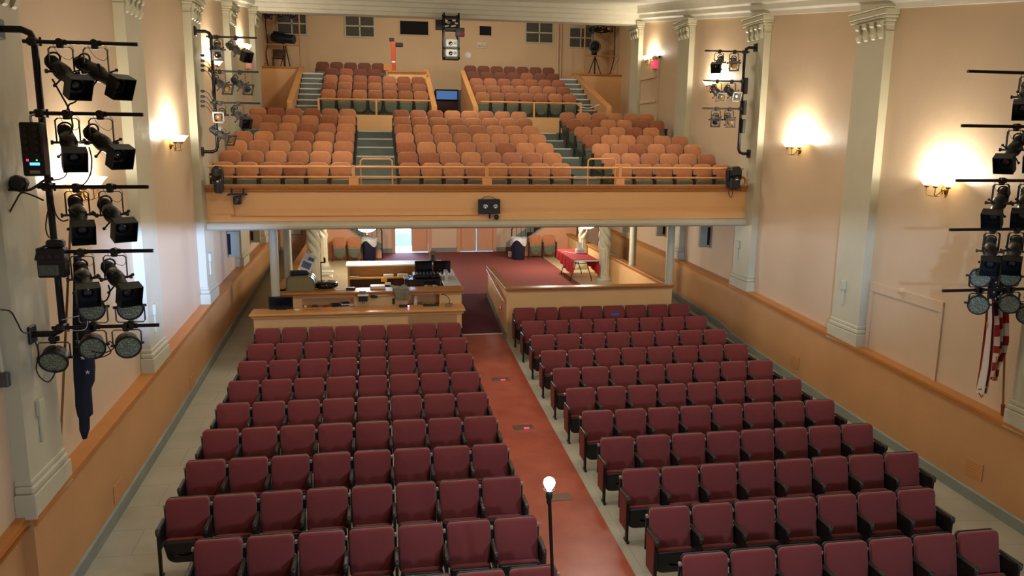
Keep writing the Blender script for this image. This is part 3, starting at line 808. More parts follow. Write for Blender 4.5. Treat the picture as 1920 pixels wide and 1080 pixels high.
for q in range(1, 12):
    y = rowy(q); z = floor_z(y-.35)
    # block on the window side of the photo (with the sound booth behind it)
    if q >= 2:
        n = 8 if q <= 9 else 7
        r = q-1
        for k in range(n):
            x = 1.7025-HALF-W*k
            edge = k == n-1
            pos = 'maroon chair %s the centre aisle, %s row in front of the sound booth' % ('beside' if k == 0 else ORD[k]+' from', ORD[r-1])
            floor_chair((edge, 1 if k == 0 else 0), (x, y, z), pos, 'maroon chairs in front of the sound booth')
    n = 8 if q <= 9 else 7
    for k in range(n):
        x = 3.0218+HALF+W*k
        pos = 'maroon chair %s the centre aisle, %s row in front of the long carpeted-lobby partition' % ('beside' if k == 0 else ORD[k]+' from', ORD[q-1])
        t = floor_chair((k == 0, -1 if k == 0 else 0), (x, y, z), pos, 'maroon chairs in front of the lobby partition')
        if q == 1 and k == 4:
            m_ = Matrix.Translation((x, y-.115, z+.385)) @ Matrix.Rotation(-math.radians(13), 4, 'X')
            mb = MB(); mb.x = m_; mb.box(-.10, .10, -.083, -.079, .21, .27, .001)
            solo('reserved_strip', mb, BLUETAG, 'blue strip stuck on the backrest of a maroon rear row chair', 'label strip', None, (x, y-.1, z+.6), True)

def make_balcony_chair(left_arm, plush):
    t = thing('balcony_chair', 'brown balcony chair', 'balcony chair')
    mb = MB(); mb.x = tilted(-.085, .40, -math.radians(11)); cushion(mb, outline(.445, .460, .395, .06, .105, 6, .022), .012, -.05, .02, .02)
    br = part('backrest', mb, plush, t)
    mb = MB(); mb.x = tilted(-.085, .36, -math.radians(11)); cushion(mb, outline(.43, .450, .425, .05, .10, 6, .022), .04, .008, 0.0, .02)
    part('back_shell', mb, PANGREEN, br)
    mb = MB(); mb.x = tilted(-.15, .13, math.radians(8)); cushion(mb, outline(.36, .40, .33, .13, .05, 6), -.012, .03, .01)
    sc = part('seat_cushion', mb, plush, t)
    mb = MB(); mb.x = tilted(-.15, .12, math.radians(8)); cushion(mb, outline(.37, .41, .345, .14, .05, 6), -.012, -.035, .006)
    cushion(mb, outline(.26, .29, .24, .10, .04, 4), -.03, -.043, .002)
    for sx in (-.13, .13):
        for sz in (.08, .29): mb.lathe([(.017, -.052), (.012, -.058)], 8, (sx, 0, sz), 'y')
    part('seat_pan', mb, PANGREEN, sc)
    for s in ((1, -1) if left_arm else (1,)):
        x = s*BW/2
        mb = MB(); mb.box(x-.0125, x+.0125, -.30, -.06, .545, .575, .008)
        part('armrest', mb, BLACKPLAST, t)
        mb = MB()
        mb.prism([(-.26, .0), (-.24, .0), (-.22, .3), (-.25, .545), (-.08, .545), (-.10, .36), (-.04, .0), (-.07, 0), (-.14, .3)], x-.0115, x+.0115)
        mb.box(x-.0125, x+.0125, -.30, 0, 0, .02)
        part('leg', mb, IRON, t)
    return t
def balcony_chair(left_arm, loc, label, group, pl=None):
    c = random.choice((0, 0, 0, 1, 1, 2)) if pl is None else pl
    key = ('b', left_arm, c)
    if key not in PROTO:
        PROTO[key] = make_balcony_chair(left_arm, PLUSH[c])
        t = PROTO[key]; t.location = loc; t['label'] = label; t['group'] = group
        return t
    return dup(PROTO[key], loc, 0, label, group)
BH = BW/2
for k in range(7):
    y = 17.6+.91*k; z = 3.63+.2175*k
    # the fifth row is one chair short at either wall
    rown = 'front row' if k == 0 else ORD[k]+' row' if k < 6 else 'last row'
    n0 = 1 if k == 4 else 0
    for i in range(n0, 6):
        j = 5-i
        lb = 'brown balcony chair %s the stair, %s, block by the blue-flag wall' % ('beside' if j == 0 else ORD[j]+' from', rown)
        balcony_chair(i == n0, (-3.40+.2275+BW*i, y, z), lb, 'lower balcony chairs next to the blue flag wall')
    for i in range(8):
        if i < 4: ds = '%s the stair on the blue-flag wall side' % ('beside' if i == 0 else ORD[i]+' from')
        else: ds = '%s the stair on the striped-flag side' % ('beside' if i == 7 else ORD[7-i]+' from')
        lb = 'brown balcony chair %s, middle block, %s' % (ds, rown)
        balcony_chair(i == 0, (.50+.2275+BW*i, y, z), lb, 'lower balcony chairs of the middle block')
    n1 = 5 if k == 4 else 6
    for i in range(n1):
        lb = 'brown balcony chair %s the stair, %s, block by the striped-flag wall' % ('beside' if i == 0 else ORD[i]+' from', rown)
        balcony_chair(i == 0, (5.34+.2275+BW*i, y, z), lb, 'lower balcony chairs next to the striped flag wall')
TONES = ((0, 1, 1), (1, 1, 2), (1, 2, 2), (2, 3, 3), (3,))  # plush darkens row by row to the rear, shade put into the colour
for k in range(5):
    y = UY(k); z = UT(k)
    rown = 'front row' if k == 0 else ORD[k]+' row' if k < 4 else 'last row'
    if k < 4: idx = range(0, 7 if k < 3 else 4)
    else: idx = range(-1, 4)
    for i in idx:
        lb = 'brown chair %s the side steps, %s, upper tier with the orange post' % ('beside' if i == idx[0] else ORD[i-idx[0]]+' from', rown)
        if k == 4: x = -2.01+.2275+BW*(i+1)
        else: x = -1.66+.2275+BW*i
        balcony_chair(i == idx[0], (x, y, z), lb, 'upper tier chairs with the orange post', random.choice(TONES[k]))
    for i in range(7):
        j = 6-i
        lb = 'brown chair %s the side steps, %s, upper tier near the standing spotlight' % ('beside' if j == 0 else ORD[j]+' from', rown)
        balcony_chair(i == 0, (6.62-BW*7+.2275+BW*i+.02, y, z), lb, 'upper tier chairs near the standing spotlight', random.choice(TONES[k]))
# two pairs of the same old chairs in the lobby
for x, y, lb in ((-1.28, 27.25, 'old orange-brown chair in the lobby, further from the bin by the bright doorway'), (-.79, 27.25, 'old orange-brown chair in the lobby, right against the bin by the bright doorway'),
                 (5.52, 27.3, 'old orange-brown lobby chair next to the lined bin by the double doors'), (6.02, 27.3, 'old orange-brown lobby chair between its twin and the red table')):
    balcony_chair(True, (x, y, LOBBY), lb, 'old chairs standing in the lobby', 0)

# ================================================================== RAILS OF THE BALCONY
def rail_thing(label, cat, base): return thing('guard_rail', label, cat, base)
t = rail_thing('long ochre pipe rail along the balcony front', 'railing', (2.4, YB+.02, 4.0))
zr, zm = 4.365, 4.155
part('top_rail', MB().tube([(-3.36, YB+.03, zr), (8.22, YB+.03, zr)], .026, 10), TRIM_PALE, t, True)
part('middle_rail', MB().tube([(-3.36, YB+.03, zm), (8.22, YB+.03, zm)], .02, 10), TRIM_PALE, t, True)
for u in (663, 913, 1162):
    c = at(u, 330, y=YB+.03)
    mb = MB(); mb.box(c.x-.10, c.x+.10, YB-.03, YB+.09, 3.98, 4.14, .008); mb.box(c.x-.035, c.x+.035, YB-.005, YB+.065, 4.14, 4.40, .006)
    part('post', mb, TRIM_PALE, t, True)
for u0, u1, lb in ((676, 735, 'low ochre pipe gate rail at the foot of the balcony stair, blue-flag side'), (1103, 1154, 'low ochre pipe gate rail at the foot of the balcony stair, striped-flag side')):
    a, b = at(u0, 298, y=YB+.28), at(u1, 298, y=YB+.28)
    t = rail_thing(lb, 'railing', ((a.x+b.x)/2, YB+.28, 3.63))
    part('pipe_frame', MB().tube([(a.x, YB+.28, 3.63)]+[(a.x, YB+.28, a.z-.04), (a.x+.04, YB+.28, a.z), (b.x-.04, YB+.28, a.z), (b.x, YB+.28, a.z-.04)]+[(b.x, YB+.28, 3.63)], .018, 8), TRIM_PALE, t, True)
for x0, x1, xp, lb in ((-1.70, 1.74, .05, 'thin ochre rail in front of the upper tier with the orange post'), (3.30, 6.55, 5.0, 'thin ochre rail in front of the upper tier near the standing spotlight')):
    t = rail_thing(lb, 'railing', ((x0+x1)/2, 25.2, UT(0)))
    part('top_rail', MB().tube([(x0, 25.2, 6.10), (x1, 25.2, 6.10)], .026, 8), TRIM_PALE, t, True)
    for x in (x0+.02 if x0 < 0 else x1-.02, xp): part('post', MB().box(x-.028, x+.028, 25.17, 25.23, UT(0), 6.10), TRIM_PALE, t, True)

# ================================================================== WALL SCONCES
def sconce(side, y, z, label, n=3, power=54):
    X = XL-REC if side < 0 else XR+REC
    e = 1 if side < 0 else -1
    t = thing('wall_sconce', label, 'wall lamp', (X, y, z), 0, 'glass shaded wall sconces')
    mb = MB(); mb.lathe([(.075, 0), (.07, .015), (.03, .03), (.018, .06)], 16, (X, y, z-.06), 'x') if e > 0 else mb.lathe([(.075, 0), (.07, -.015), (.03, -.03), (.018, -.06)], 16, (X, y, z-.06), 'x')
    part('back_plate', mb, BRASS, t, True)
    for k in range(n):
        yy = y+(k-(n-1)/2)*.235; xx = X+e*(.17 if k == 1 else .14)
        path = smooth_path([(X+e*.04, y, z-.06), (X+e*.08, y+(yy-y)*.4, z-.15), (xx, y+(yy-y)*.85, z-.14), (xx, yy, z-.07), (xx, yy, z-.02)], 5)
        part('arm', MB().tube(path, .008, 6), BRASS, t, True)
        mb = MB(); mb.lathe([(.02, -.03), (.036, -.02), (.036, .0), (.028, .012)], 14, (xx, yy, z))
        part('socket_cup', mb, BRASS, t, True)
        mb = MB(); mb.lathe([(.03, .0), (.05, .012), (.075, .05), (.105, .085), (.125, .105), (.120, .105), (.10, .088), (.07, .055), (.046, .018)], 24, (xx, yy, z), caps=False)
        part('glass_shade', mb, GLASS_LIT, t, True)
        point('sconce_bulb', (xx, yy, z+.13), power, (1.0, .93, .80), .035)
SIDES = ((-1, ((10.35, 4.41, 'lit glass wall sconce behind the near lighting boom, blue-flag wall'), (14.91, 4.92, 'lit glass wall sconce on bare plaster of the blue-flag wall'), (18.72, 6.55, 'lit glass wall sconce behind the small boom, blue-flag wall'), (23.2, 7.35, 'lit glass wall sconce farthest back on the blue-flag wall'))),
         (1, ((10.67, 4.40, 'lit glass wall sconce between the flag and the tall pilaster, striped-flag wall'), (14.96, 4.92, 'lit glass wall sconce on bare plaster of the striped-flag wall'), (19.19, 6.40, 'lit glass wall sconce behind the small boom, striped-flag wall'), (24.0, 7.45, 'lit glass wall sconce beside the red exit sign, striped-flag wall'))))
for sd, lst in SIDES:
    for y, z, lb in lst: sconce(sd, y, z-.05, lb, power=54 if y < 17 else 34 if y < 21 else 22)

# lobby lamps
for u, v, lb in ((688, 428, 'lit glass bowl lamp in the lobby, near the bright doorway'), (1100, 422, 'lit glass bowl lamp in the lobby, above the red table')):
    c = at(u, v+3, y=20.2)
    t = thing('ceiling_lamp', lb, 'ceiling lamp', (c.x, c.y, SOFFIT), 0, 'glass bowl lamps in the lobby')
    part('glass_bowl', MB().lathe([(.012, c.z-.06), (.10, c.z-.05), (.17, c.z-.025), (.225, c.z+.02), (.235, c.z+.05)], 24, (c.x, c.y, 0)), LAMP_LIT, t, True)
    part('finial', MB().lathe([(.004, c.z-.13), (.014, c.z-.11), (.01, c.z-.07)], 10, (c.x, c.y, 0)), BRASS, t, True)
    part('stem', MB().tube([(c.x, c.y, c.z+.0), (c.x, c.y, SOFFIT)], .012, 8).lathe([(.06, SOFFIT-.03), (.065, SOFFIT)], 16, (c.x, c.y, 0)), BRASS, t, True)
    point('lobby_light', (c.x, c.y, c.z-.16), 85, (1.0, .90, .74), .12)
    point('lobby_light', (c.x, c.y+4.4, SOFFIT-.35), 190, (1.0, .90, .76), .2)  # extra unseen light added further back, without a fitting

# ================================================================== STAGE LIGHTING
def yoke_part(t, w, drop, m, z0=-.045, up=False):
    s = 1 if up else -1
    pts = [(-w, 0, s*drop), (-w, 0, s*(abs(z0)+.02)), (-w+.02, 0, s*abs(z0)), (w-.02, 0, s*abs(z0)), (w, 0, s*(abs(z0)+.02)), (w, 0, s*drop)]
    mb = MB()
    for p, q in zip(pts, pts[1:]):
        p, q = Vector(p), Vector(q); c = (p+q)/2; L = (q-p).length+.006
        ang = math.atan2(q.z-p.z, q.x-p.x)
        mb.cbox(c, (L, .026, .007), 0, Matrix.Rotation(-ang, 4, 'Y'))
    return part('yoke', mb, m, t)
def clamp_part(t, m, up=False):
    s = 1 if up else -1
    mb = MB(); mb.tube([(0, -.03, s*.0), (0, .03, s*.0)], .036, 10); mb.cbox((0, 0, s*.03), (.06, .045, .05), .008)
    mb.tube([(0, .03, 0), (0, .075, 0)], .008, 6); mb.cbox((.045, 0, 0), (.03, .03, .05), .005)
    return part('clamp', mb, m, t)
def profile_spot(loc, pan, tilt, label, group, hood=True, grey=False, lens=None, drop=.27, glint=False):
    t = thing('stage_spotlight', label, 'stage light', loc, 0, group)
    bm_ = GREYBODY if grey else LIGHTBODY
    clamp_part(t, BLACKMETAL); yoke_part(t, .105, drop, BLACKMETAL)
    mb = MB()
    mb.lathe([(.03, .30), (.048, .29), (.054, .27), (.058, .13), (.062, .11), (.068, .10), (.078, .03), (.079, -.03), (.072, -.05), (.066, -.07), (.060, -.09), (.060, -.24), (.067, -.245), (.067, -.27), (.060, -.275), (.060, -.29)], 18, axis='y')
    for k in range(5): mb.lathe([(.059, .14+.024*k), (.066, .144+.024*k), (.059, .154+.024*k)], 18, axis='y', caps=False)
    b = part('housing', mb, bm_, t)
    b.location = (0, 0, -drop); b.rotation_euler = (Matrix.Rotation(pan, 4, 'Z') @ Matrix.Rotation(tilt, 4, 'X')).to_euler()
    if hood:
        mb = MB(); s = .103
        for x0, x1, z0, z1 in ((-s, s, s-.006, s), (-s, s, -s, -s+.006), (-s, -s+.006, -s, s), (s-.006, s, -s, s)): mb.box(x0, x1, -.40, -.275, z0, z1)
        mb.box(-s, s, -.287, -.275, -s, s)
        part('square_hood', mb, BLACKMETAL, b)
    else:
        mb = MB(); s = .108
        for x0, x1, z0, z1 in ((-s, s, s-.03, s), (-s, s, -s, -s+.03), (-s, -s+.03, -s, s), (s-.03, s, -s, s)): mb.box(x0, x1, -.315, -.285, z0, z1)
        part('colour_frame', mb, BLACKMETAL if not grey else GREYBODY, b)
    part('lens', MB().lathe([(.0, -.288), (.058, -.288), (.056, -.298), (.03, -.306), (.0, -.308)], 20, axis='y', caps=False), SILVER if glint else (lens or LENS), b)
    mb = MB(); mb.tube(arc((0, .21, .045), .06, -.3, PI+.3, 10, 'xz'), .010, 6)
    part('rear_handle', mb, BLACKPLAST, b)
    for q in (-1, 1):
        mb = MB(); mb.tube([(q*.07, 0, 0), (q*.14, 0, 0)], .012, 8); mb.lathe([(.022, q*.13), (.022, q*.15)], 8, axis='x')
        part('knob', mb, BLACKPLAST, b)
    for a in (.6, 2.2, 3.9, 5.3):
        d = Vector((math.cos(a), 0, math.sin(a)))
        mb = MB(); mb.tube([d*.06+Vector((0, -.075, 0)), d*.13+Vector((0, -.10, 0))], .008, 6)
        mb.cbox(d*.14+Vector((0, -.10, 0)), (.026, .026, .026), .006)
        part('shutter_lever', mb, BLACKPLAST, b)
    mb = MB(); mb.tube(smooth_path([(.05, .02, .01), (.10, .04, -.06), (.06, .05, -.15), (-.02, .05, -.12), (-.07, .03, -.03), (-.05, .01, .01)], 5), .0025, 5)
    part('safety_cable', mb, BLACKMETAL, t)
    return t
def led_par(loc, pan, tilt, label, group, up=False, r=.118, drop=.17):
    t = thing('led_par_light', label, 'stage light', loc, 0, group)
    clamp_part(t, BLACKMETAL, up); yoke_part(t, r+.018, drop, BLACKMETAL, -.04, up)
    mb = MB(); mb.lathe([(r*.80, .075), (r*.92, .06), (r*.98, -.02), (r, -.045), (r*1.05, -.05), (r*1.05, -.075), (r*.93, -.078), (r*.92, -.062)], 28, axis='y')
    b = part('housing', mb, LIGHTBODY, t)
    b.location = (0, 0, drop if up else -drop); b.rotation_euler = (Matrix.Rotation(pan, 4, 'Z') @ Matrix.Rotation(tilt, 4, 'X')).to_euler()
    part('led_face', MB().lathe([(0, -.066), (r*.93, -.064)], 28, axis='y', caps=False), LEDFACE, b)
    for q in (-1, 1): part('knob', MB().tube([(q*r*.9, 0, 0), (q*(r+.035), 0, 0)], .014, 8), BLACKPLAST, b)
    return t
def boom(X, e, y, z0, z1, bars, label, group=None, xr=.30, fl=(0, 0)):
    """pipe riser held off a pilaster, with crossbars reaching into the hall"""
    t = thing('lighting_boom', label, 'lighting boom', (X, y, z0))
    xr_ = X+e*xr; r = .032
    path = [(X, y, z1)]+[(xr_-e*.10, y, z1)]+[(xr_-e*.03, y, z1-.03), (xr_, y, z1-.10)]+[(xr_, y, z0+.10), (xr_-e*.03, y, z0+.03), (xr_-e*.10, y, z0)]+[(X, y, z0)]
    part('riser_pipe', MB().tube(path, r, 12), BLACKPIPE, t, True)
    for z in (z0, z1):
        mb = MB()
        if e > 0: mb.box(X, X+.03, y-.08, y+.08, z-.09, z+.09, .01)
        else: mb.box(X-.03, X, y-.08, y+.08, z-.09, z+.09, .01)
        part('wall_flange', mb, BLACKPIPE, t, True)
    for z, x_end in bars:
        part('crossbar', MB().tube([(xr_-e*.08, y-.05, z), (x_end, y-.05, z)], .019, 10), BLACKPIPE, t, True)
        mb = MB(); mb.cbox((xr_, y-.03, z), (.085, .11, .075), .015); mb.tube([(xr_+e*.07, y-.05, z-.04), (xr_+e*.07, y-.05, z+.04)], .012, 6)
        part('pipe_clamp', mb, BLACKMETAL, t, True)
    return xr_
R = math.radians
G1 = 'spotlights on the near boom, blue-flag wall'
yA = 8.29
xA = boom(XL, 1, yA, 3.03, 5.94, [(5.83, -2.2), (5.18, -2.2), (4.49, -2.2), (3.86, -2.2), (3.10, -2.2)], 'near black pipe boom with five crossbars on the blue-flag wall')
def barx(u, v, y): return at(u, v, y=y).x
rows = [(5.83, ((112, 78, 42, 26), (178, 86, 54, 24)), 'top'), (5.18, ((124, 212, 26, 27), (188, 219, 44, 22)), 'second'), (4.49, ((142, 349, 24, 25), (206, 351, 34, 21)), 'third'), (3.86, ((152, 470, 24, 19), (214, 472, 36, 21)), 'fourth')]
for z, lst, nm in rows:
    for j, (u, v, pan, tilt) in enumerate(lst):
        profile_spot((barx(u, v, yA-.05), yA-.05, z), R(pan), R(tilt), 'black hooded spotlight on the %s crossbar of the near blue-flag boom, %s' % (nm, 'nearer the riser' if j == 0 else 'nearer the bar end'), G1)
G2 = 'round led lights on the near boom, blue-flag wall'
for u, up, pan, tilt, lb in ((176, True, 14, 6, 'standing above the lowest crossbar, nearer the riser'), (246, True, 20, 6, 'standing above the lowest crossbar, nearer the bar end'), (170, False, 16, 14, 'hanging below the lowest crossbar, nearer the riser'), (236, False, 22, 14, 'hanging below the lowest crossbar, nearer the bar end')):
    x = barx(u, 608, yA-.05)
    led_par((x, yA-.05, 3.10), R(pan), R(tilt), 'round led light %s, near blue-flag boom' % lb, G2, up, drop=.20 if up else .19)
led_par((barx(100, 640, yA), yA, 2.98), R(4), R(26), 'largest round led light under the foot bracket of the near boom', G2, False, .13, .20)

yB = 8.0
xB = boom(XR, -1, yB+.35, 3.2, 5.9, [(5.80, 6.70), (5.19, 6.70), (4.56, 6.71), (3.98, 6.70), (3.24, 6.70)], 'near black pipe boom with five crossbars on the striped-flag wall')
yb = yB+.30
G3 = 'spotlights on the near boom, striped-flag wall'
for z, us, nm in ((5.80, ((1908, -44, 28), (1975, -46, 26)), 'top'), (5.19, ((1898, -56, 28), (1946, -50, 26)), 'second'), (4.56, ((1884, -52, 30), (1932, -46, 28)), 'third'), (3.98, ((1878, -38, 24), (1924, -44, 24)), 'fourth')):
    for j, (u, pan, tilt) in enumerate(us):
        x = at(u, 300, y=yb).x
        profile_spot((x, yb, z), R(pan), R(tilt), 'black hooded spotlight on the %s crossbar of the near striped-flag boom, %s' % (nm, 'nearer the bar end' if j == 0 else 'nearer the riser'), G3)
G4 = 'round led lights on the near boom, striped-flag wall'
for u, up, lb in ((1833, True, 'standing above the lowest crossbar, nearer the bar end'), (1888, True, 'standing above the lowest crossbar, nearer the riser'), (1836, False, 'hanging below the lowest crossbar, nearer the bar end'), (1894, False, 'hanging below the lowest crossbar, nearer the riser')):
    led_par((at(u, 552, y=yb).x, yb, 3.24), R(-36), R(6), 'round led light %s, near striped-flag boom' % lb, G4, up, .115, drop=.17)
led_par((at(1926, 580, y=yb).x, yb, 3.12), R(-36), R(8), 'round led light hanging lowest, cut by the frame, near striped-flag boom', G4, False, .115, .19)

yC = 16.62
xC = boom(XL, 1, yC+.14, 4.66, 6.97, [(6.87, -2.25), (6.22, -2.25), (5.62, -2.25)], 'small black pipe boom above the balcony, blue-flag wall')
G5 = 'spotlights on the small boom, blue-flag wall'
for z, us, nm in ((6.87, ((411, 10, 26, 0, LENS), (446, 46, 24, 1, LENS)), 'top'), (6.22, ((413, 38, 22, 0, AMBERLENS), (450, 40, 22, 0, LENS)), 'middle'), (5.62, ((410, 2, 10, 0, AMBERLENS), (444, 34, 26, 1, LENS)), 'lowest')):
    for j, (u, pan, tilt, hd, ln) in enumerate(us):
        profile_spot((at(u, 150, y=yC+.09).x, yC+.09, z), R(pan), R(tilt), 'grey stage light on the %s crossbar of the small blue-flag boom, %s' % (nm, 'nearer the riser' if j == 0 else 'nearer the bar end'), G5, bool(hd), True, ln, .24)
profile_spot((xC+.10, yC-.0, 5.12), R(52), R(22), 'grey stage light clamped low on the riser of the small blue-flag boom', G5, False, True, AMBERLENS, .12)
yD = 16.72
xD = boom(XR, -1, yD+.14, 4.70, 7.0, [(6.90, 7.10), (6.27, 7.10), (5.68, 7.12)], 'small black pipe boom above the balcony, striped-flag wall', xr=.26)
G6 = 'spotlights on the small boom, striped-flag wall'
for z, us, nm in ((6.90, ((1346, -34, 24, 1, LENS), (1374, -22, 18, 0, AMBERLENS)), 'top'), (6.27, ((1345, -2, 24, 0, AMBERLENS), (1372, 2, 20, 0, LENS)), 'middle'), (5.68, ((1346, -24, 12, 0, LENS), (1371, -16, 14, 0, AMBERLENS)), 'lowest')):
    for j, (u, pan, tilt, hd, ln) in enumerate(us):
        profile_spot((at(u, 150, y=yD+.09).x, yD+.09, z), R(pan), R(tilt), 'grey stage light on the %s crossbar of the small striped-flag boom, %s' % (nm, 'nearer the bar end' if j == 0 else 'nearer the riser'), G6, bool(hd), True, ln, .24, nm == 'middle' and j == 1)
for k, (z0, z1) in enumerate(((6.0, 6.35), (5.55, 5.86), (5.15, 5.46))):
    solo('socket_strip', MB().cbox((0, 0, (z1-z0)/2), (.07, .09, z1-z0), .01), BLACKMETAL, 'black socket strip on the small striped-flag boom riser, %s one' % ('topmost', 'middle', 'lowest')[k], 'socket strip', None, (xD+.03, yD+.05, z0))

# dimmer and power boxes on the near boom
c = at(62, 280, y=yA-.12)
t = thing('dimmer_pack', 'tall black dimmer box with a blue display on the near boom riser', 'dimmer box', (c.x, yA-.1, c.z-.26))
mb = MB(); mb.cbox((c.x, yA-.09, c.z), (.19, .12, .50), .012); part('case', mb, BLACKMETAL, t, True)
mb = MB()
for i in range(2):
    for k in range(5): mb.lathe([(.026, -.155), (.024, -.163)], 12, (c.x-.045+.09*i, yA-0, c.z+.19-.062*k), 'y')
part('sockets', mb, BLACKPLAST, t, True)
part('display', MB().cbox((c.x+.015, yA-.152, c.z-.135), (.085, .008, .026)), LEDBLUE, t, True)
part('red_led', MB().cbox((c.x-.045, yA-.153, c.z-.10), (.022, .01, .022), .004), LEDRED, t, True)
part('green_led', MB().cbox((c.x+.035, yA-.153, c.z-.10), (.013, .01, .013), .003), LEDGREEN, t, True)
part('label_plate', MB().cbox((c.x+.01, yA-.152, c.z-.21), (.09, .006, .03)), mat('worn_label', rgb(150, 150, 146), .6), t, True)
part('hook', MB().tube(smooth_path([(c.x, yA-.09, c.z+.24), (c.x, yA-.09, c.z+.31), (c.x+.07, yA-.05, c.z+.32), (xA, yA-.04, c.z+.29)], 4), .014, 8), SILVER, t, True)
c = at(98, 492, y=yA-.12)
t = thing('power_box', 'squat black power box tied to the near boom riser above the round lights', 'power box', (c.x, yA-.1, c.z-.16))
part('case', MB().cbox((c.x, yA-.10, c.z), (.25, .13, .29), .012), BLACKMETAL, t, True)
part('label_plate', MB().cbox((c.x-.02, yA-.168, c.z-.07), (.18, .006, .10)), mat('dim_printed_label', rgb(96, 104, 90), .5, var=.5, vscale=40), t, True)
mb = MB()
for i in range(3): mb.cbox((c.x-.075+.07*i, yA-.17, c.z+.06), (.05, .012, .05), .006)
part('sockets', mb, BLACKPLAST, t, True)
part('top_connector', MB().cbox((c.x+.04, yA-.10, c.z+.18), (.16, .10, .08), .02), BLACKPLAST, t, True)
c = at(30, 345, y=yA-.15)
solo('cable_box', MB().cbox((0, 0, 0), (.15, .12, .14), .03, Matrix.Rotation(.4, 4, 'Y')), BLACKPLAST, 'small black plug box hanging among cables below the dimmer box', 'plug box', None, (c.x, yA-.09, c.z))

def cable(label, uvs, y, r=.008, m=BLACKPLAST, name='cable', xp=None):
    pts = [at(u, v, y=y) if xp is None else at(u, v, x=xp) for u, v in uvs]
    b = pts[0]
    return solo(name, MB().tube(smooth_path(pts, 6), r, 6), m, label, 'cable', None, b, True)
cable('thick black cable running out of frame below the dimmer box', [(-20, 352), (20, 356), (55, 356), (84, 338), (100, 334)], yA-.14, .012)
cable('black cable loop hanging between the dimmer box and the wall', [(2, 412), (14, 404), (28, 380), (40, 362), (60, 366), (82, 376)], yA-.16, .008)
cable('black cable from the first top spotlight down to the second crossbar', [(98, 148), (116, 180), (127, 200), (134, 222), (136, 240), (130, 252)], yA-.11, .009)
cable('black cable curling under the second top spotlight', [(150, 176), (142, 190), (130, 196), (126, 206)], yA-.11, .008)
cable('black cable draped below the second crossbar', [(128, 308), (124, 328), (112, 336), (96, 338)], yA-.12, .007)
cable('black cable hanging from the second crossbar to the third', [(167, 276), (172, 300), (168, 330), (150, 350), (118, 352)], yA-.12, .007)
cable('black cable loop down the riser between third and fourth crossbar', [(98, 366), (104, 400), (116, 414), (128, 412)], yA-.10, .007)
cable('thin black cable along the riser above the power box', [(92, 385), (86, 420), (88, 438), (93, 446)], yA-.10, .007)
cable('black cable arch over the power box', [(66, 488), (72, 470), (88, 460), (106, 458), (118, 462)], yA-.15, .010)
cable('black cable sagging below the fourth crossbar spotlights', [(203, 534), (206, 548), (200, 562), (192, 566)], yA-.12, .008)
cable('coiled black cable tail beside the hanging led light', [(172, 658), (190, 662), (206, 658), (214, 650), (206, 640), (202, 648), (208, 660), (196, 668), (182, 670), (178, 664)], yA-.12, .006)
cable('black cable loop under the largest round led light', [(66, 640), (72, 662), (68, 690), (76, 708), (90, 716), (100, 706), (104, 694)], yA-.06, .007)
cable('black cable from the wall socket to the foot bracket', [(2, 581), (20, 584), (32, 604), (42, 622), (54, 624)], None, .007, xp=XL+.03)
cable('white cord tied along the lowest crossbar', [(116, 600), (140, 594), (158, 592), (164, 604), (158, 618), (128, 620)], yA-.11, .004, STARWHITE, name='cord')
cable('black cable bundle rising beside the small blue-flag boom riser', [(396, 130), (402, 150), (398, 175), (404, 190)], yC+.02, .012)
for k, v in enumerate((104, 114, 123, 132, 171, 181, 190, 199)):
    b = at(380, v, y=yC+.10)
    q = MB().cbox((0, 0, 0), (.075, .045, .05), .012); q.tube(smooth_path([(.03, 0, 0), (.09, .02, -.03), (.14, .03, -.12), (.19, .03, -.2)], 4), .007, 6)
    solo('hanging_plug', q, BLACKPLAST, 'black cable plug sticking out beside the small blue-flag boom, %s from the top' % ORD[k], 'plug', 'cable plugs beside the small boom', b)

# ================================================================== FLAGS
def pole(name, label, a, b, r, m):
    t = thing(name, label, 'flagpole', a)
    part('shaft', MB().tube([a, b], r, 10), m, t, True)
    d = (Vector(b)-Vector(a)).normalized()
    part('socket', MB().tube([Vector(a)-d*.02, Vector(a)+d*.20], r*1.9, 12), BRASS, t, True)
    part('joint_ring', MB().tube([Vector(a)+d*1.05, Vector(a)+d*1.09], r*1.5, 12), BRASS, t, True)
    return t
def px_table(rows, y):
    """rows of (v, u_left, u_right) -> (z, x0, x1) on the plane y"""
    return [(at(l, v, y=y).z, at(l, v, y=y).x, at(r, v, y=y).x) for v, l, r in rows]
yF = 8.85
a, b = at(112, 866, y=yF), at(130, 470, y=yF)
pole('flagpole', 'thin brown flagpole carrying the navy flag, set in a bracket on the wainscot', a, b+(b-a)*.25, .013, POLEWOOD)
tab = px_table([(470, 138, 150), (540, 137, 160), (600, 136, 165), (650, 136, 174), (690, 137, 178), (716, 138, 177), (730, 140, 171), (760, 141, 173), (778, 145, 174), (783, 148, 168), (805, 149, 168), (822, 155, 163)], yF-.05)
rings = []
for i, (z, x0, x1) in enumerate(tab):
    w = (x1-x0)/2; n = 40; ring = []
    for k in range(n):
        a_ = 2*PI*k/n
        rr = 1+.14*math.sin(5*a_+.6*i*.5)+.05*math.sin(9*a_)
        ring.append(((x0+x1)/2+w*math.cos(a_)*(1+.04*math.sin(5*a_)), yF-.05+.075*math.sin(a_)*rr*(w/.12)**.5, z))
    rings.append(ring)
t = thing('navy_flag', 'limp navy flag with white stars beside the near boom', 'flag', (tab[5][1], yF-.05, tab[-1][0]))
part('cloth', MB().loft(rings), NAVY, t, True)
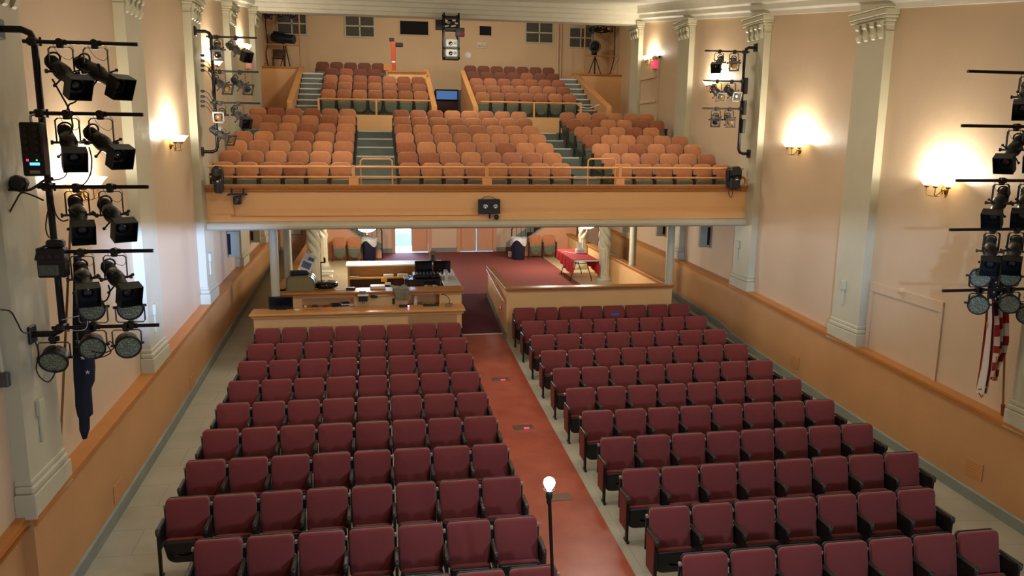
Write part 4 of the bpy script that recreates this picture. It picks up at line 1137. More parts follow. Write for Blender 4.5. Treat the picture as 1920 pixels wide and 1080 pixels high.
def star_mb(mb, c, r, nrm_y=-1):
    vs = []
    for k in range(10):
        q = r if k % 2 == 0 else r*.42; a_ = PI/2+k*PI/5
        vs.append((c[0]+q*math.cos(a_), c[1], c[2]+q*math.sin(a_)))
    vs += [(x, y+.004, z) for x, y, z in vs]
    mb.add(vs, [tuple(range(10)), tuple(range(10, 20))[::-1]]+[(k, (k+1) % 10, (k+1) % 10+10, k+10) for k in range(10)])
for u, v in ((155, 671), (168, 670), (164, 698), (146, 640)):
    c = at(u, v, y=yF-.15); mb = MB(); star_mb(mb, c, .026); part('white_star', mb, STARWHITE, t, True)

yG = 9.0
a, b = at(1880, 784, y=yG), at(1885, 600, y=yG)
pole('flagpole', 'brown flagpole carrying the striped flag, in a brass socket on the wainscot', a, b+(b-a)*.75, .014, POLEWOOD)
t = thing('striped_flag', 'limp red and white striped flag with gold fringe behind the near boom', 'flag', at(1845, 744, y=yG-.05))
def drape(rows, folds, stripes, slant, y, canton=0.0):
    tb = px_table(rows, y); L = len(tb)-1
    def P(s, q):
        i = min(int(q*L), L-1); f = q*L-i
        z = tb[i][0]*(1-f)+tb[i+1][0]*f; x0 = tb[i][1]*(1-f)+tb[i+1][1]*f; x1 = tb[i][2]*(1-f)+tb[i+1][2]*f
        return (x0+(x1-x0)*s, y+.045*math.sin(folds*PI*s+q*2.0)-.02*math.sin(7*s), z)
    cl = lambda v: min(max(v, 0.0), 1.0)
    if slant > stripes:          # stripes cross the fold: slant the mesh rows with them
        r = stripes/slant
        return MB().grid(lambda s, q: P(s, cl(q*(1+r)-s*r)), 40, 130, True, lambda s, q: 2 if q*(1+r)-r*.5 < canton else int(math.floor(q*(1+r)*slant+.3)) % 2)
    r = slant/stripes            # stripes run down the fold
    return MB().grid(lambda s, q: P(cl(s*(1+r)-q*r), q), 60, 60, True, lambda s, q: int(math.floor(s*(1+r)*stripes+.3)) % 2)
mb = drape([(480, 1858, 1878), (520, 1856, 1884), (560, 1853, 1886), (600, 1860, 1887), (640, 1863, 1886), (662, 1862, 1880), (690, 1857, 1868), (712, 1859, 1865)], 5, 1.3, 12, yG-.04, .36)
part('hanging_fold', mb, [FLAGRED, FLAGWHITE, NAVY], t, True)
mb = drape([(560, 1851, 1858), (600, 1850, 1862), (650, 1845, 1862), (690, 1841, 1860), (715, 1837, 1857), (738, 1834, 1853)], 4, 3.0, .7, yG-.10)
part('outer_fold', mb, [FLAGRED, FLAGWHITE, NAVY], t, True)
pts = [at(u, v, y=yG-.12) for u, v in ((1834, 730), (1843, 728), (1854, 724))]; pts2 = [at(u, v, y=yG-.12) for u, v in ((1835, 736), (1840, 745), (1846, 736))]
mb = MB(); mb.tube(pts, .012, 6); mb.tube(pts2, .011, 6); mb.tube([at(u, v, y=yG-.09) for u, v in ((1879, 658), (1868, 670), (1867, 690), (1861, 714))], .009, 6); mb.tube([at(u, v, y=yG-.12) for u, v in ((1851, 605), (1851, 614))], .009, 6)
part('gold_fringe', mb, GOLDFRINGE, t, True)
for u, v in ((1864, 548), (1867, 560), (1870, 540), (1862, 566), (1872, 556), (1868, 530)):
    c = at(u, v, y=yG-.13); mb = MB(); star_mb(mb, c, .016); part('white_star', mb, STARWHITE, t, True)

# ================================================================== ON THE BALCONY FRONT
def wash_light(u0, v0, u1, v1, y, label, side):
    a, b = at(u0, v0, y=y), at(u1, v1, y=y)
    xm = (a.x+b.x)/2; w = b.x-a.x; h = a.z-b.z
    t = thing('moving_light', label, 'stage light', (xm, y, b.z))
    part('base', MB().cbox((xm+.01, y+.04, b.z+h*.26), (w*.72, .26, h*.52), .03), BLUEBODY, t, True)
    part('glossy_panel', MB().cbox((xm+.01, y-.10, b.z+h*.26), (w*.30, .03, h*.46), .01), BLACKPLAST, t, True)
    part('logo_plate', MB().cbox((xm+.02, y-.117, b.z+h*.43), (w*.18, .006, .03)), PAPER, t, True)
    part('head', MB().cbox((xm, y+.02, b.z+h*.76), (w*.82, .30, h*.44), .05, Matrix.Rotation(.15*side, 4, 'Y')), BLACKMETAL, t, True)
    mb = MB()
    for s in (-1, 1): mb.cbox((xm+s*w*.44, y+.02, b.z+h*.62), (.035, .14, h*.42), .01)
    part('yoke', mb, BLACKMETAL, t, True)
    part('bracket', MB().box(xm-.06, xm+.06, y+.1, YB+.02, b.z+.02, b.z+.12), BLACKMETAL, t, True)
    return t
wash_light(396, 310, 420, 362, YB-.22, 'dark blue moving light at the blue-flag end of the balcony front', 1)
wash_light(1364, 312, 1388, 354, YB-.22, 'dark blue moving light at the striped-flag end of the balcony front', -1)
# little projector bracket with camera
c = at(445, 366, y=YB-.12)
t = thing('camera_bracket', 'black camera on a two-pronged bracket hung on the balcony front', 'camera', (c.x, YB, c.z-.2))
mb = MB(); mb.cbox((c.x, YB-.12, c.z+.02), (.34, .20, .035), .01)
for s in (-1, 1): mb.cbox((c.x+s*.115, YB-.06, c.z+.10), (.03, .03, .20), .006)
mb.tube([(c.x-.2, YB-.12, c.z), (c.x-.13, YB-.12, c.z+.02)], .014, 6); mb.tube([(c.x+.2, YB-.12, c.z+.01), (c.x+.13, YB-.12, c.z+.02)], .014, 6)
part('bracket', mb, BLUEBODY, t, True)
part('camera_body', MB().cbox((c.x, YB-.14, c.z-.10), (.15, .16, .17), .02), BLACKPLAST, t, True)
part('camera_lens', MB().lathe([(.05, -.22), (.055, -.25), (.04, -.255), (0, -.25)], 16, (c.x, YB, c.z-.11), 'y'), LENS, t, True)
cable('thin brown wire along the lower edge of the balcony front', [(438, 384), (441, 402), (446, 405), (600, 405), (750, 404), (900, 403)], YB-.03, .006, WOODTRIM, name='wire')
# central black panel
c = at(917, 387, y=YB-.05)
t = thing('infrared_panel', 'black flat emitter panel in the middle of the balcony front', 'panel', (c.x, YB, c.z-.18))
part('case', MB().cbox((c.x, YB-.06, c.z), (.47, .12, .31), .012), BLACKPLAST, t, True)
mb = MB()
for s in (-1, 1): mb.lathe([(.05, -.124), (.055, -.132), (.03, -.13), (0, -.126)], 16, (c.x+s*.11+.02, YB, c.z+.0), 'y')
part('lens_pair', mb, SILVER, t, True)
part('top_cable', MB().tube(smooth_path([(c.x-.17, YB-.05, c.z+.155), (c.x-.08, YB-.04, c.z+.20), (c.x+.05, YB-.04, c.z+.20), (c.x+.15, YB-.05, c.z+.155)], 5), .007, 6), BLACKPLAST, t, True)
part('stub_bracket', MB().box(c.x+.0, c.x+.03, YB-.08, YB+.02, c.z-.26, c.z-.15), BLACKMETAL, t, True)
c2 = at(931, 407, y=YB-.06)
t = thing('dome_camera', 'small black ball camera just below the black panel on the balcony front', 'camera', (c2.x, YB, c2.z))
part('ball', MB().lathe([(.0, -.125), (.03, -.12), (.052, -.085), (.055, -.06), (.045, -.02), (.03, 0)], 18, (c2.x, YB, c2.z), 'y'), BLACKPLAST, t, True)
part('lens', MB().lathe([(.018, -.124), (.018, -.131), (0, -.132)], 12, (c2.x, YB, c2.z), 'y'), LENS, t, True)
# hanging cable coils at the striped-flag end
cable('black cable coil hanging under the moving light at the striped-flag end', [(1369, 352), (1366, 362), (1371, 370), (1374, 358), (1370, 352), (1380, 356), (1388, 356), (1390, 348)], YB-.10, .008)
c = at(1392, 340, y=YB-.08)
solo('cable_spool', MB().tube(arc((0, 0, 0), .11, 0, 2*PI, 20, 'xz')[:-1], .02, 8, closed=True).tube(arc((0.01, -.03, .01), .10, 0, 2*PI, 20, 'xz')[:-1], .02, 8, closed=True), WOODTRIM, 'coil of brown cable beside the moving light, striped-flag end', 'cable coil', None, (c.x-.06, YB-.11, c.z))

# projector rack hung below the beam
yP = 24.45
a, b = at(831, 30, y=yP), at(862, 111, y=yP)
t = thing('projector_rack', 'black hanging frame holding two white projectors below the beam', 'rack', ((a.x+b.x)/2, yP, a.z))
mb = MB(); w = .05
for x in (a.x, b.x-w):
    for yy in (yP-.02, yP+.40): mb.box(x, x+w, yy, yy+w, b.z, a.z+.1)
zsh = at(846, 89, y=yP).z; zm = at(846, 56, y=yP).z
for z in (a.z-.04, zm, zsh-.05, b.z):
    mb.box(a.x, b.x, yP-.02, yP+.45, z, z+.05)
part('frame', mb, BLACKMETAL, t, True)
mb = MB(); mb.cbox(((a.x+b.x)/2, yP+.2, (a.z+zm)/2-.02), (b.x-a.x-.14, .34, (a.z-zm)*.62), .03)
part('equipment_box', mb, BLACKPLAST, t, True)
rr = MB(); random.seed(3)
for k in range(7): rr.cbox((a.x+.07+random.random()*(b.x-a.x-.14), yP-.0, zm+.10+random.random()*(a.z-zm-.2)), (.06+.1*random.random(), .02, .03+.03*random.random()), .004, Matrix.Rotation(random.uniform(-.4, .4), 4, 'Y'))
part('pale_fittings', rr, PAPER, t, True)
a3, b3 = at(818, 36, y=yP), at(832, 54, y=yP)
part('side_box', MB().box(a3.x, a.x+.01, yP+.05, yP+.35, b3.z, a3.z), BLACKPLAST, t, True)
a3, b3 = at(855, 52, y=yP), at(871, 68, y=yP)
part('lower_side_box', MB().box(a3.x, b3.x, yP-.04, yP+.2, b3.z, a3.z, .01), BLACKPLAST, t, True)
part('red_tag', MB().box(b3.x-.13, b3.x-.02, yP-.055, yP-.04, b3.z+.02, b3.z+.10), FLAGRED, t, True)
for z0, lb in ((zsh, 'white projector on the upper shelf of the hanging frame'), (b.z+.05, 'white projector on the lowest shelf of the hanging frame')):
    p = thing('projector', lb, 'projector', ((a.x+b.x)/2, yP+.15, z0), 0, 'projectors in the hanging frame')
    xm = (a.x+b.x)/2
    part('case', MB().cbox((xm, yP+.16, z0+.13), (b.x-a.x-.12, .34, .24), .03), CREAM_WHITE, p, True)
    part('lens', MB().lathe([(.055, -.04), (.06, -.06), (.045, -.065), (0, -.05)], 18, (xm-.03, yP+.03, z0+.12), 'y'), LENS, p, True)
    g = MB()
    for k in range(4): g.box(xm+.06, xm+.15, yP-.018, yP-.008, z0+.08+.025*k, z0+.095+.025*k)
    part('vent_grille', g, GREYBODY, p, True)
    part('top_cover', MB().cbox((xm-.01, yP+.18, z0+.265), (b.x-a.x-.2, .26, .05), .02), mat('tan_projector_top', rgb(170, 156, 128), .5), p, True)

# orange post on the box, black device on it
c = at(738, 122, y=28.3); c1 = at(738, 78, y=28.3)
t = thing('orange_post', 'narrow orange post with a black top on the box of the upper tier', 'post', (c.x, 28.3, 7.22))
part('shaft', MB().box(c.x-.075, c.x+.075, 28.25, 28.38, 7.22, c1.z+.03, .01), ORANGE, t, True)
part('black_top', MB().cbox((c.x-.05, 28.3, c1.z+.06), (.16, .14, .12), .02), BLACKPLAST, t, True)
part('side_arm', MB().cbox((c.x+.2, 28.34, c1.z-.10), (.26, .10, .14), .02), BLACKPLAST, t, True)
part('white_label', MB().box(c.x-.06, c.x+.06, 28.235, 28.25, 7.48, 7.54), PAPER, t, True)
solo('wooden_box', MB().box(-.14, .14, -.1, .1, 0, .2, .008), WOODTRIM, 'small brown wooden box next to the orange post', 'box', None, (c.x-.2, 28.33, 7.22))

# followspot with stand and chair on the corner platform
c = at(532, 72, y=31.05)
t = thing('followspot', 'big black followspot on a stand on the corner platform', 'followspot', (c.x, 31.05, 7.34))
mb = MB(); old = Matrix.Translation((c.x, 31.05, c.z)) @ Matrix.Rotation(R(68), 4, 'Z') @ Matrix.Rotation(R(6), 4, 'X'); mb.x = old
mb.lathe([(.10, .48), (.17, .44), (.19, .30), (.19, .0), (.165, -.05), (.165, -.40), (.15, -.42)], 20, axis='y'); mb.cbox((0, .25, .18), (.2, .3, .08), .02)
part('lamp_body', mb, BLUEBODY, t, True)
part('stand', MB().tube([(c.x-.02, 31.05, 7.34), (c.x-.02, 31.05, c.z-.15)], .025, 8).tube([(c.x+.22, 30.95, 7.34), (c.x+.05, 31.03, c.z-.25)], .02, 8).tube([(c.x-.2, 31.0, 7.34), (c.x-.02, 31.05, 7.9)], .018, 8), BLACKPIPE, t, True)
part('yoke', MB().box(c.x-.06, c.x+.02, 30.97, 31.15, c.z-.26, c.z-.1), BLACKMETAL, t, True)
cc = at(523, 118, y=30.35)
t = thing('metal_chair', 'brown metal chair on the corner platform under the followspot', 'chair', (cc.x, 30.3, 7.34))
part('backrest', MB().cbox((cc.x, 30.6, 7.92), (.46, .04, .26), .02), DARKWOOD, t, True)
part('seat', MB().cbox((cc.x, 30.35, 7.72), (.46, .44, .04), .015), DARKWOOD, t, True)
for sx in (-1, 1):
    for yy in (30.17, 30.57): part('leg', MB().tube([(cc.x+sx*.2, yy, 7.34), (cc.x+sx*.2, yy, 7.72 if yy < 30.4 else 7.85)], .014, 6), IRON, t, True)
cable('dark cable hanging down the wall beside the followspot', [(499, 24), (498, 50), (502, 80), (499, 100), (503, 124)], 30.9, .02, IRON)
# pipe grid standing by both corner platforms
for u, ul, lb in ((563, 500, 'ochre pipe frame over the platform with the followspot'), (1096, 1152, 'ochre pipe frame over the platform with the standing spotlight')):
    a, b = at(u, 100, y=30.1), at(ul, 100, y=30.1); s = at(0, 86 if u < 800 else 104, y=30.1).z
    s = at(u, 85 if u < 800 else 104, y=30.1).z
    t = thing('pipe_frame', lb, 'pipe frame', (a.x, 30.1, 7.4))
    part('upright', MB().tube([(a.x, 30.1, 7.38), (a.x, 30.1, 9.75)], .03, 8), WAINSCOT, t, True)
    part('cross_pipe', MB().tube([(a.x, 30.1, s), (b.x+(.0 if u < 800 else .1), 30.1, s)], .026, 8), WAINSCOT, t, True)
# standing spotlight
c = at(1115, 87, y=30.4)
t = thing('standing_spotlight', 'round black spotlight on a tripod stand on the corner platform', 'stage light', (c.x, 30.4, 7.34))
mb = MB(); mb.x = Matrix.Translation((c.x, 30.4, c.z)) @ Matrix.Rotation(R(-12), 4, 'Z') @ Matrix.Rotation(R(8), 4, 'X')
mb.lathe([(.10, .35), (.19, .30), (.21, .1), (.21, -.10), (.225, -.12), (.225, -.15), (.18, -.15), (.16, -.10)], 22, axis='y'); part('lamp_body', mb, BLUEBODY, t, True)
mb2 = MB(); mb2.x = mb.x; mb2.lathe([(0, -.13), (.10, -.12), (.17, -.11)], 20, axis='y', caps=False); part('lens', mb2, LENS, t, True)
mb3 = MB(); mb3.x = mb.x; mb3.lathe([(.165, -.155), (.225, -.15), (.225, -.175), (.165, -.17), (.165, -.155)], 24, axis='y', caps=False); part('front_ring', mb3, GREYBODY, t, True)
part('stand', MB().tube([(c.x+.04, 30.45, 7.34), (c.x+.04, 30.45, c.z-.2)], .03, 8), BLACKPIPE, t, True)
part('tripod_leg', MB().tube([(c.x+.28, 30.3, 7.34), (c.x+.06, 30.44, 8.05)], .018, 6), BLACKPIPE, t, True)
part('tripod_leg', MB().tube([(c.x-.2, 30.6, 7.34), (c.x+.02, 30.46, 8.05)], .018, 6), BLACKPIPE, t, True)
part('yoke', MB().box(c.x-.1, c.x+.1, 30.38, 30.5, c.z-.32, c.z-.2, .01), BLACKMETAL, t, True)
yk = 30.5
pipe_z = at(1120, 50, y=yk).z+.12
a = at(1103, 50, y=yk)
solo('hanging_pipe', MB().tube([(-.3, 0, 0), (1.5, 0, 0)], .025, 8), BLACKPIPE, 'black pipe under the ceiling carrying three small stage lights', 'pipe', None, (a.x, yk, pipe_z))
for u, pan, tl, ln, lb in ((1104, -5, 10, None, 'black stage light on the ceiling pipe, directly above the standing spotlight'), (1121, 0, 5, None, 'black round stage light in the middle of the ceiling pipe'), (1139, -6, 0, 1, 'stage light with a bright square reflector on the ceiling pipe by the corner')):
    profile_spot((at(u, 50, y=yk-.0).x, yk-.0, pipe_z), R(pan), R(tl), lb, 'stage lights on the ceiling pipe', ln is None and u == 1104, False, None, .17, ln == 1).scale = (1.3, 1.3, 1.3)
a = at(505, 40, y=yk)
solo('hanging_pipe', MB().tube([(-.2, 0, 0), (1.9, 0, 0)], .025, 8), BLACKPIPE, 'black pipe under the ceiling carrying lights above the followspot', 'pipe', None, (a.x, yk, pipe_z+.12))
for u, lb in ((503, 'black stage light at the wall end of the pipe above the followspot'), (526, 'black stage light on the pipe above the followspot, beside the louvre'), (549, 'black stage light on the pipe above the followspot, nearest the room centre')):
    profile_spot((at(u, 40, y=yk).x, yk, pipe_z+.12), R(8), R(8), lb, 'stage lights above the followspot', False, False, None, .17).scale = (1.3, 1.3, 1.3)
cable('dark cable hanging down the wall by the standing spotlight', [(1153, 35), (1152, 100), (1149, 120), (1143, 140)], 30.2, .022, IRON)
cable('pale rope slung between the upper tier rail and the stair parapet', [(1082, 196), (1092, 201), (1104, 203), (1116, 199), (1124, 196)], 25.5, .014, PAPER, name='rope')

# exit sign and painted side door, striped-flag wall
c = at(1227, 121, x=XR+REC-.06)
t = thing('exit_sign', 'red exit sign with a lamp on top beside the farthest sconce, striped-flag wall', 'exit sign', (XR+REC, c.y, c.z))
part('housing', MB().box(XR+REC-.10, XR+REC, c.y-.17, c.y+.17, c.z-.14, c.z+.14, .01), BEIGEPLAST, t, True)
part('red_face', MB().box(XR+REC-.108, XR+REC-.10, c.y-.14, c.y+.14, c.z-.11, c.z+.11), EXITRED, t, True)
part('red_side', MB().box(XR+REC-.095, XR+REC-.012, c.y-.176, c.y-.17, c.z-.12, c.z+.12), EXITRED, t, True)
part('top_lamp', MB().cbox((XR+REC-.09, c.y-.05, c.z+.20), (.12, .2, .12), .04), BEIGEPLAST, t, True)
def text_part(s, size, loc, rot, m, parent, name='lettering'):
    cu = bpy.data.curves.new(name, 'FONT'); cu.body = s; cu.size = size; cu.extrude = .003; cu.align_x = 'CENTER'; cu.align_y = 'CENTER'
    o = bpy.data.objects.new(name, cu); COL.objects.link(o); cu.materials.append(m)
    o.rotation_euler = rot
    bpy.context.view_layer.update()
    me = bpy.data.meshes.new_from_object(o.evaluated_get(bpy.context.evaluated_depsgraph_get()))
    bpy.data.objects.remove(o)
    o = bpy.data.objects.new(name, me); COL.objects.link(o)
    o.parent = parent; o.location = Vector(loc)-Vector(parent.location); o.rotation_euler = rot
    return o
text_part('EXIT', .17, (XR+REC-.111, c.y, c.z), (PI/2, 0, -PI/2), PAPER, t)
c = at(466, 120, x=XL-REC+.06)
t = thing('exit_sign', 'red exit sign beside the farthest sconce, blue-flag wall', 'exit sign', (XL-REC, c.y, c.z))
part('housing', MB().box(XL-REC, XL-REC+.10, c.y-.17, c.y+.17, c.z-.14, c.z+.14, .01), BEIGEPLAST, t, True)
part('red_face', MB().box(XL-REC+.10, XL-REC+.108, c.y-.14, c.y+.14, c.z-.11, c.z+.11), EXITRED, t, True)
text_part('EXIT', .17, (XL-REC+.111, c.y, c.z), (PI/2, 0, PI/2), PAPER, t)
xw = XR+REC
a, b = at(1205, 118, x=xw), at(1232, 225, x=xw)
o = struct('door_6', MB().box(xw-.03, xw, min(a.y, b.y), max(a.y, b.y), 5.15, a.z, .005), PLASTER)
fr = MB(); y0_, y1_ = min(a.y, b.y), max(a.y, b.y)
fr.box(xw-.045, xw, y0_-.07, y0_, 5.15, a.z+.07); fr.box(xw-.045, xw, y1_, y1_+.07, 5.15, a.z+.07); fr.box(xw-.045, xw, y0_-.07, y1_+.07, a.z, a.z+.07)
struct('trim_door_6', fr, PLASTER)
for v in (146, 191): part('door_bar', MB().box(xw-.075, xw-.03, y0_+.1, y1_-.05, at(1220, v, x=xw).z-.04, at(1220, v, x=xw).z+.04, .01), PLASTER, o)
# conduits on the striped-flag wall above the balcony
for dv, lb in ((0, 'upper'), (7, 'lower')):
    pts = [at(u, v+dv, x=xw-.025) for u, v in ((1288+dv*.3, 236), (1288+dv*.3, 222), (1292, 218), (1370, 210), (1392, 207))]
    solo('wall_conduit', MB().tube(pts, .02, 8), PLASTER, 'painted conduit along the striped-flag wall behind the small boom, %s of two' % lb, 'conduit', None, pts[0])
# painted-over opening low on the striped-flag wall
ya_, yb_ = 10.40, 12.22
mb = MB(); zt_ = at(1690, 560, x=xw).z
mb.box(xw-.03, xw, ya_, yb_, zt_-.02, zt_+.15, .005); mb.box(xw-.026, xw, ya_, ya_+.07, cap_z(10.4), zt_-.02); mb.box(xw-.026, xw, yb_-.09, yb_, cap_z(12), zt_-.02)
struct('trim_blocked_door', mb, PLASTER)
c = at(1692, 547, x=xw)
t = thing('wall_hook', 'cream painted hook fitting on the striped-flag wall above the blocked door', 'hook', (xw, c.y, c.z))
part('plate', MB().lathe([(.0, -.02), (.06, -.018), (.065, 0)], 16, (xw, c.y, c.z), 'x'), PLASTER, t, True)
part('hook', MB().tube([(xw-.02, c.y, c.z), (xw-.09, c.y-.05, c.z), (xw-.10, c.y-.12, c.z+.02)], .016, 8), PLASTER, t, True)
# painted boxes on pilasters
for u, v, sd, lb in ((72, 778, -1, 'painted switch box on the pilaster below the near boom, blue-flag wall'), (288, 590, -1, 'painted switch box on the pilaster lit by cool light, blue-flag wall'), (392, 490, -1, 'painted switch box on the pilaster under the balcony corner, blue-flag wall'),
                     (1583, 543, 1, 'painted switch box on the pilaster between two sconces, striped-flag wall'), (1384, 465, 1, 'painted switch box on the pilaster under the balcony corner, striped-flag wall')):
    X = XL if sd < 0 else XR; c = at(u, v, x=X); e = -sd
    t = thing('switch_box', lb, 'switch box', (X, c.y, c.z))
    xx = sorted((X, X+e*.05)); x2 = sorted((X, X+e*.03))
    part('box', MB().box(xx[0], xx[1], c.y-.06, c.y+.06, c.z+.0, c.z+.17, .008), CREAM, t, True)
    part('conduit_box', MB().box(x2[0], x2[1], c.y-.02, c.y+.05, c.z-.28, c.z+.0, .006), CREAM, t, True)
# floor vents in the wainscot
for u, v, sd, lb in ((221, 920, -1, 'painted vent grille low in the blue-flag side wainscot'), (360, 716, -1, 'second painted vent grille low in the blue-flag side wainscot, nearer the booth'), (1490, 678, 1, 'painted vent grille in the striped-flag side wainscot beside the middle rows'), (1826, 879, 1, 'painted vent grille in the striped-flag side wainscot beside the front rows')):
    X = XL if sd < 0 else XR; c = at(u, v, x=X); e = -sd
    t = thing('wall_vent', lb, 'vent', (X, c.y, c.z))
    xx = sorted((X, X+e*.012))
    part('plate', MB().box(xx[0], xx[1], c.y-.17, c.y+.17, c.z-.13, c.z+.13, .004), WAINSCOT, t, True)
    g = MB(); x3 = sorted((X+e*.012, X+e*.016))
    for k in range(5): g.box(x3[0], x3[1], c.y-.14, c.y+.14, c.z-.10+.045*k, c.z-.085+.045*k)
    part('slots', g, WOODTRIM, t, True)
# wall cabinets under the balcony
for u0, v0, u1, v1, sd, lb in ((424, 434, 446, 482, -1, 'grey-green wall cabinet with a dark shadow strip under the balcony, blue-flag wall, nearer one'), (468, 430, 490, 455, -1, 'grey-green wall cabinet farther under the balcony, blue-flag wall'), (1310, 422, 1334, 464, 1, 'grey-green wall cabinet under the balcony, striped-flag wall, nearer one'), (1236, 418, 1249, 443, 1, 'grey-green wall cabinet farther under the balcony, striped-flag wall')):
    X = XL-REC if sd < 0 else XR+REC; e = -sd
    ca = at(u0 if sd < 0 else u1, v0, x=X); y0_ = ca.y; z1_ = ca.z; z0_ = at(u0, v1, y=y0_).z
    t = thing('wall_cabinet', lb, 'cabinet', (X, y0_, z0_))
    xx = sorted((X+e*.02, X+e*.27))
    part('box', MB().box(xx[0], xx[1], y0_+.02, y0_+.14, z0_, z1_, .006), mat('grey_green_cabinet', rgb(150, 150, 128), .6), t, True)
    x2 = sorted((X+e*.02, X+e*.085)); part('shadow_strip', MB().box(x2[0], x2[1], y0_+.012, y0_+.02, z0_+.06, z1_-.06), BLACKHOLE, t, True)  # dark strip painted in for the shadow gap by the wall
# wall socket with conduit at the left frame edge
c = at(4, 712, x=XL); 
t = thing('socket_box', 'grey metal socket box with conduit on the stage side of the near pilaster', 'socket box', (XL-REC+.02, 7.9, c.z))
c = at(6, 712, y=7.86)
part('box', MB().cbox((c.x, 7.86, c.z), (.11, .07, .14), .01), GREYBODY, t, True)
part('conduit', MB().tube([(c.x-.01, 7.88, c.z+.05), (c.x-.03, 7.88, c.z+.8)], .018, 8), CREAM, t, True)

# ================================================================== SOUND BOOTH AND DESK
CT = 1.345           # booth counter top
c = at(527, 574, y=16.98)
t = thing('monitor', 'black computer monitor standing on the end of the booth counter', 'monitor', (c.x, 16.98, CT))
part('screen_case', MB().cbox((c.x, 16.98, CT+.15), (.50, .05, .27), .015), BLACKPLAST, t, True)
part('stand', MB().cbox((c.x, 17.03, CT+.06), (.08, .04, .12), .01).cbox((c.x, 17.02, CT+.008), (.22, .14, .016), .004), BLACKPLAST, t, True)
part('screen', MB().cbox((c.x, 16.953, CT+.155), (.46, .004, .22)), SCREEN, t, True)
c = at(833, 572, z=CT+.02)
t = thing('gooseneck_microphone', 'black gooseneck microphone on a small base, end of the booth counter', 'microphone', (c.x+.12, 16.95, CT))
xb = at(842, 575, y=16.95).x
part('base', MB().cbox((xb, 16.95, CT+.025), (.16, .13, .05), .012), mat('grey_mic_base', rgb(120, 122, 96), .5), t, True)
part('neck', MB().tube(smooth_path([(xb, 16.95, CT+.05), (xb+.01, 16.95, CT+.14), (xb-.06, 16.95, CT+.23), (xb-.12, 16.95, CT+.25)], 5), .007, 6), BLACKPLAST, t, True)
part('head', MB().cbox((xb-.14, 16.95, CT+.26), (.05, .025, .025), .008), BLACKPLAST, t, True)
def flat(name, u, v, z, sx, sy, sz, m, label, cat, rz=0.0, ch=.004, group=None, y=None):
    c = at(u, v, z=z) if y is None else at(u, v, y=y)
    o = solo(name, MB().cbox((0, 0, sz/2), (sx, sy, sz), ch), m, label, cat, group, (c.x, c.y, z)); o.rotation_euler = (0, 0, rz); return o
flat('keyboard', 585, 582, CT, .34, .12, .025, WOODTRIM, 'low brown wooden tray on the booth counter beside the monitor', 'tray')
flat('paper_sheet', 556, 581, CT, .10, .10, .02, PAPER, 'crumpled white paper on the booth counter by the monitor', 'paper', .4)
t = thing('small_switch', 'small black box with a violet light on the booth counter', 'device', (at(758, 576, z=CT).x, 16.95, CT))
xq = t.location.x
part('case', MB().cbox((xq, 16.95, CT+.02), (.22, .12, .04), .008), BLACKPLAST, t, True)
part('violet_led', MB().cbox((xq+.09, 16.888, CT+.03), (.035, .01, .03), .008), LEDVIOLET, t, True)
flat('black_tray', 808, 574, CT, .34, .10, .04, BLACKPLAST, 'long black tray on the booth counter below the shelf with the bottle', 'tray', y=16.98)
flat('wall_plate', 738, 567, 1.30, .055, .02, .13, BLACKPLAST, 'black vertical wall plate on the desk front between the shelves', 'plate', y=17.50)
# projector on a bracket in front of the desk
c = at(681, 556, y=17.36)
t = thing('small_projector', 'small white and black projector on the desk front, wires hanging below', 'projector', (c.x, 17.36, 1.40))
part('case', MB().cbox((c.x, 17.36, c.z-.04), (.19, .16, .12), .01), BLACKPLAST, t, True)
part('white_lid', MB().cbox((c.x, 17.35, c.z+.04), (.24, .2, .03), .008), PAPER, t, True)
part('upper_unit', MB().cbox((c.x-.01, 17.38, c.z+.10), (.14, .1, .06), .01), SILVER, t, True)
part('wires', MB().tube([(c.x-.01, 17.36, c.z-.1), (c.x-.015, 17.30, CT+.02)], .006, 6).tube([(c.x+.02, 17.36, c.z-.1), (c.x+.03, 17.3, CT+.02)], .006, 6), BLACKPLAST, t, True)
part('bracket', MB().box(c.x-.04, c.x+.04, 17.42, 17.53, c.z-.06, c.z+.02), BLACKMETAL, t, True)
flat('paper_sheet', 716, 558, 1.50, .30, .05, .05, PAPER, 'white papers pinned along the desk front below the knitted cloth', 'paper', y=17.49)
flat('black_case', 702, 559, 1.46, .14, .05, .05, BLACKPLAST, 'small black case on the desk front beside the pinned papers', 'case', y=17.48)
# things in the two open shelves
SH = 1.235
for u, sx, sy, sz, m, lb, cat in ((572, .07, .07, .06, PAPER, 'small white cup in the open desk shelf, nearest the column', 'cup'), (591, .12, .10, .06, GREYBODY, 'grey box in the open desk shelf', 'box'), (611, .08, .12, .05, FLAGRED, 'small reddish packet in the open desk shelf', 'packet'), (629, .17, .12, .09, BLACKPLAST, 'black pouch in the open desk shelf', 'pouch')):
    flat({'cup': 'paper_cup', 'box': 'grey_box', 'packet': 'packet', 'pouch': 'black_pouch'}[cat], u, 566, SH, sx, sy, sz, m, lb, cat, ch=.02, y=17.62)
for k in range(4):
    flat('notebook', 645+k*1.0, 566, SH+.028*k, .22-.02*k, .15, .024, (PAPER, BLACKPLAST, PAPER, BLUEBODY)[k], 'notebook in the stack in the open desk shelf, %s from the bottom' % ORD[k], 'notebook', .1*k, group='notebooks stacked in the desk shelf', y=17.62)
for k in range(3):
    flat('notebook', 657, 566, SH+.026*k, .15, .14, .022, (BLACKPLAST, PAPER, PAPER)[k], 'notebook in the short stack at the shelf end, %s from the bottom' % ORD[k], 'notebook', -.1*k, group='notebooks at the shelf end', y=17.62)
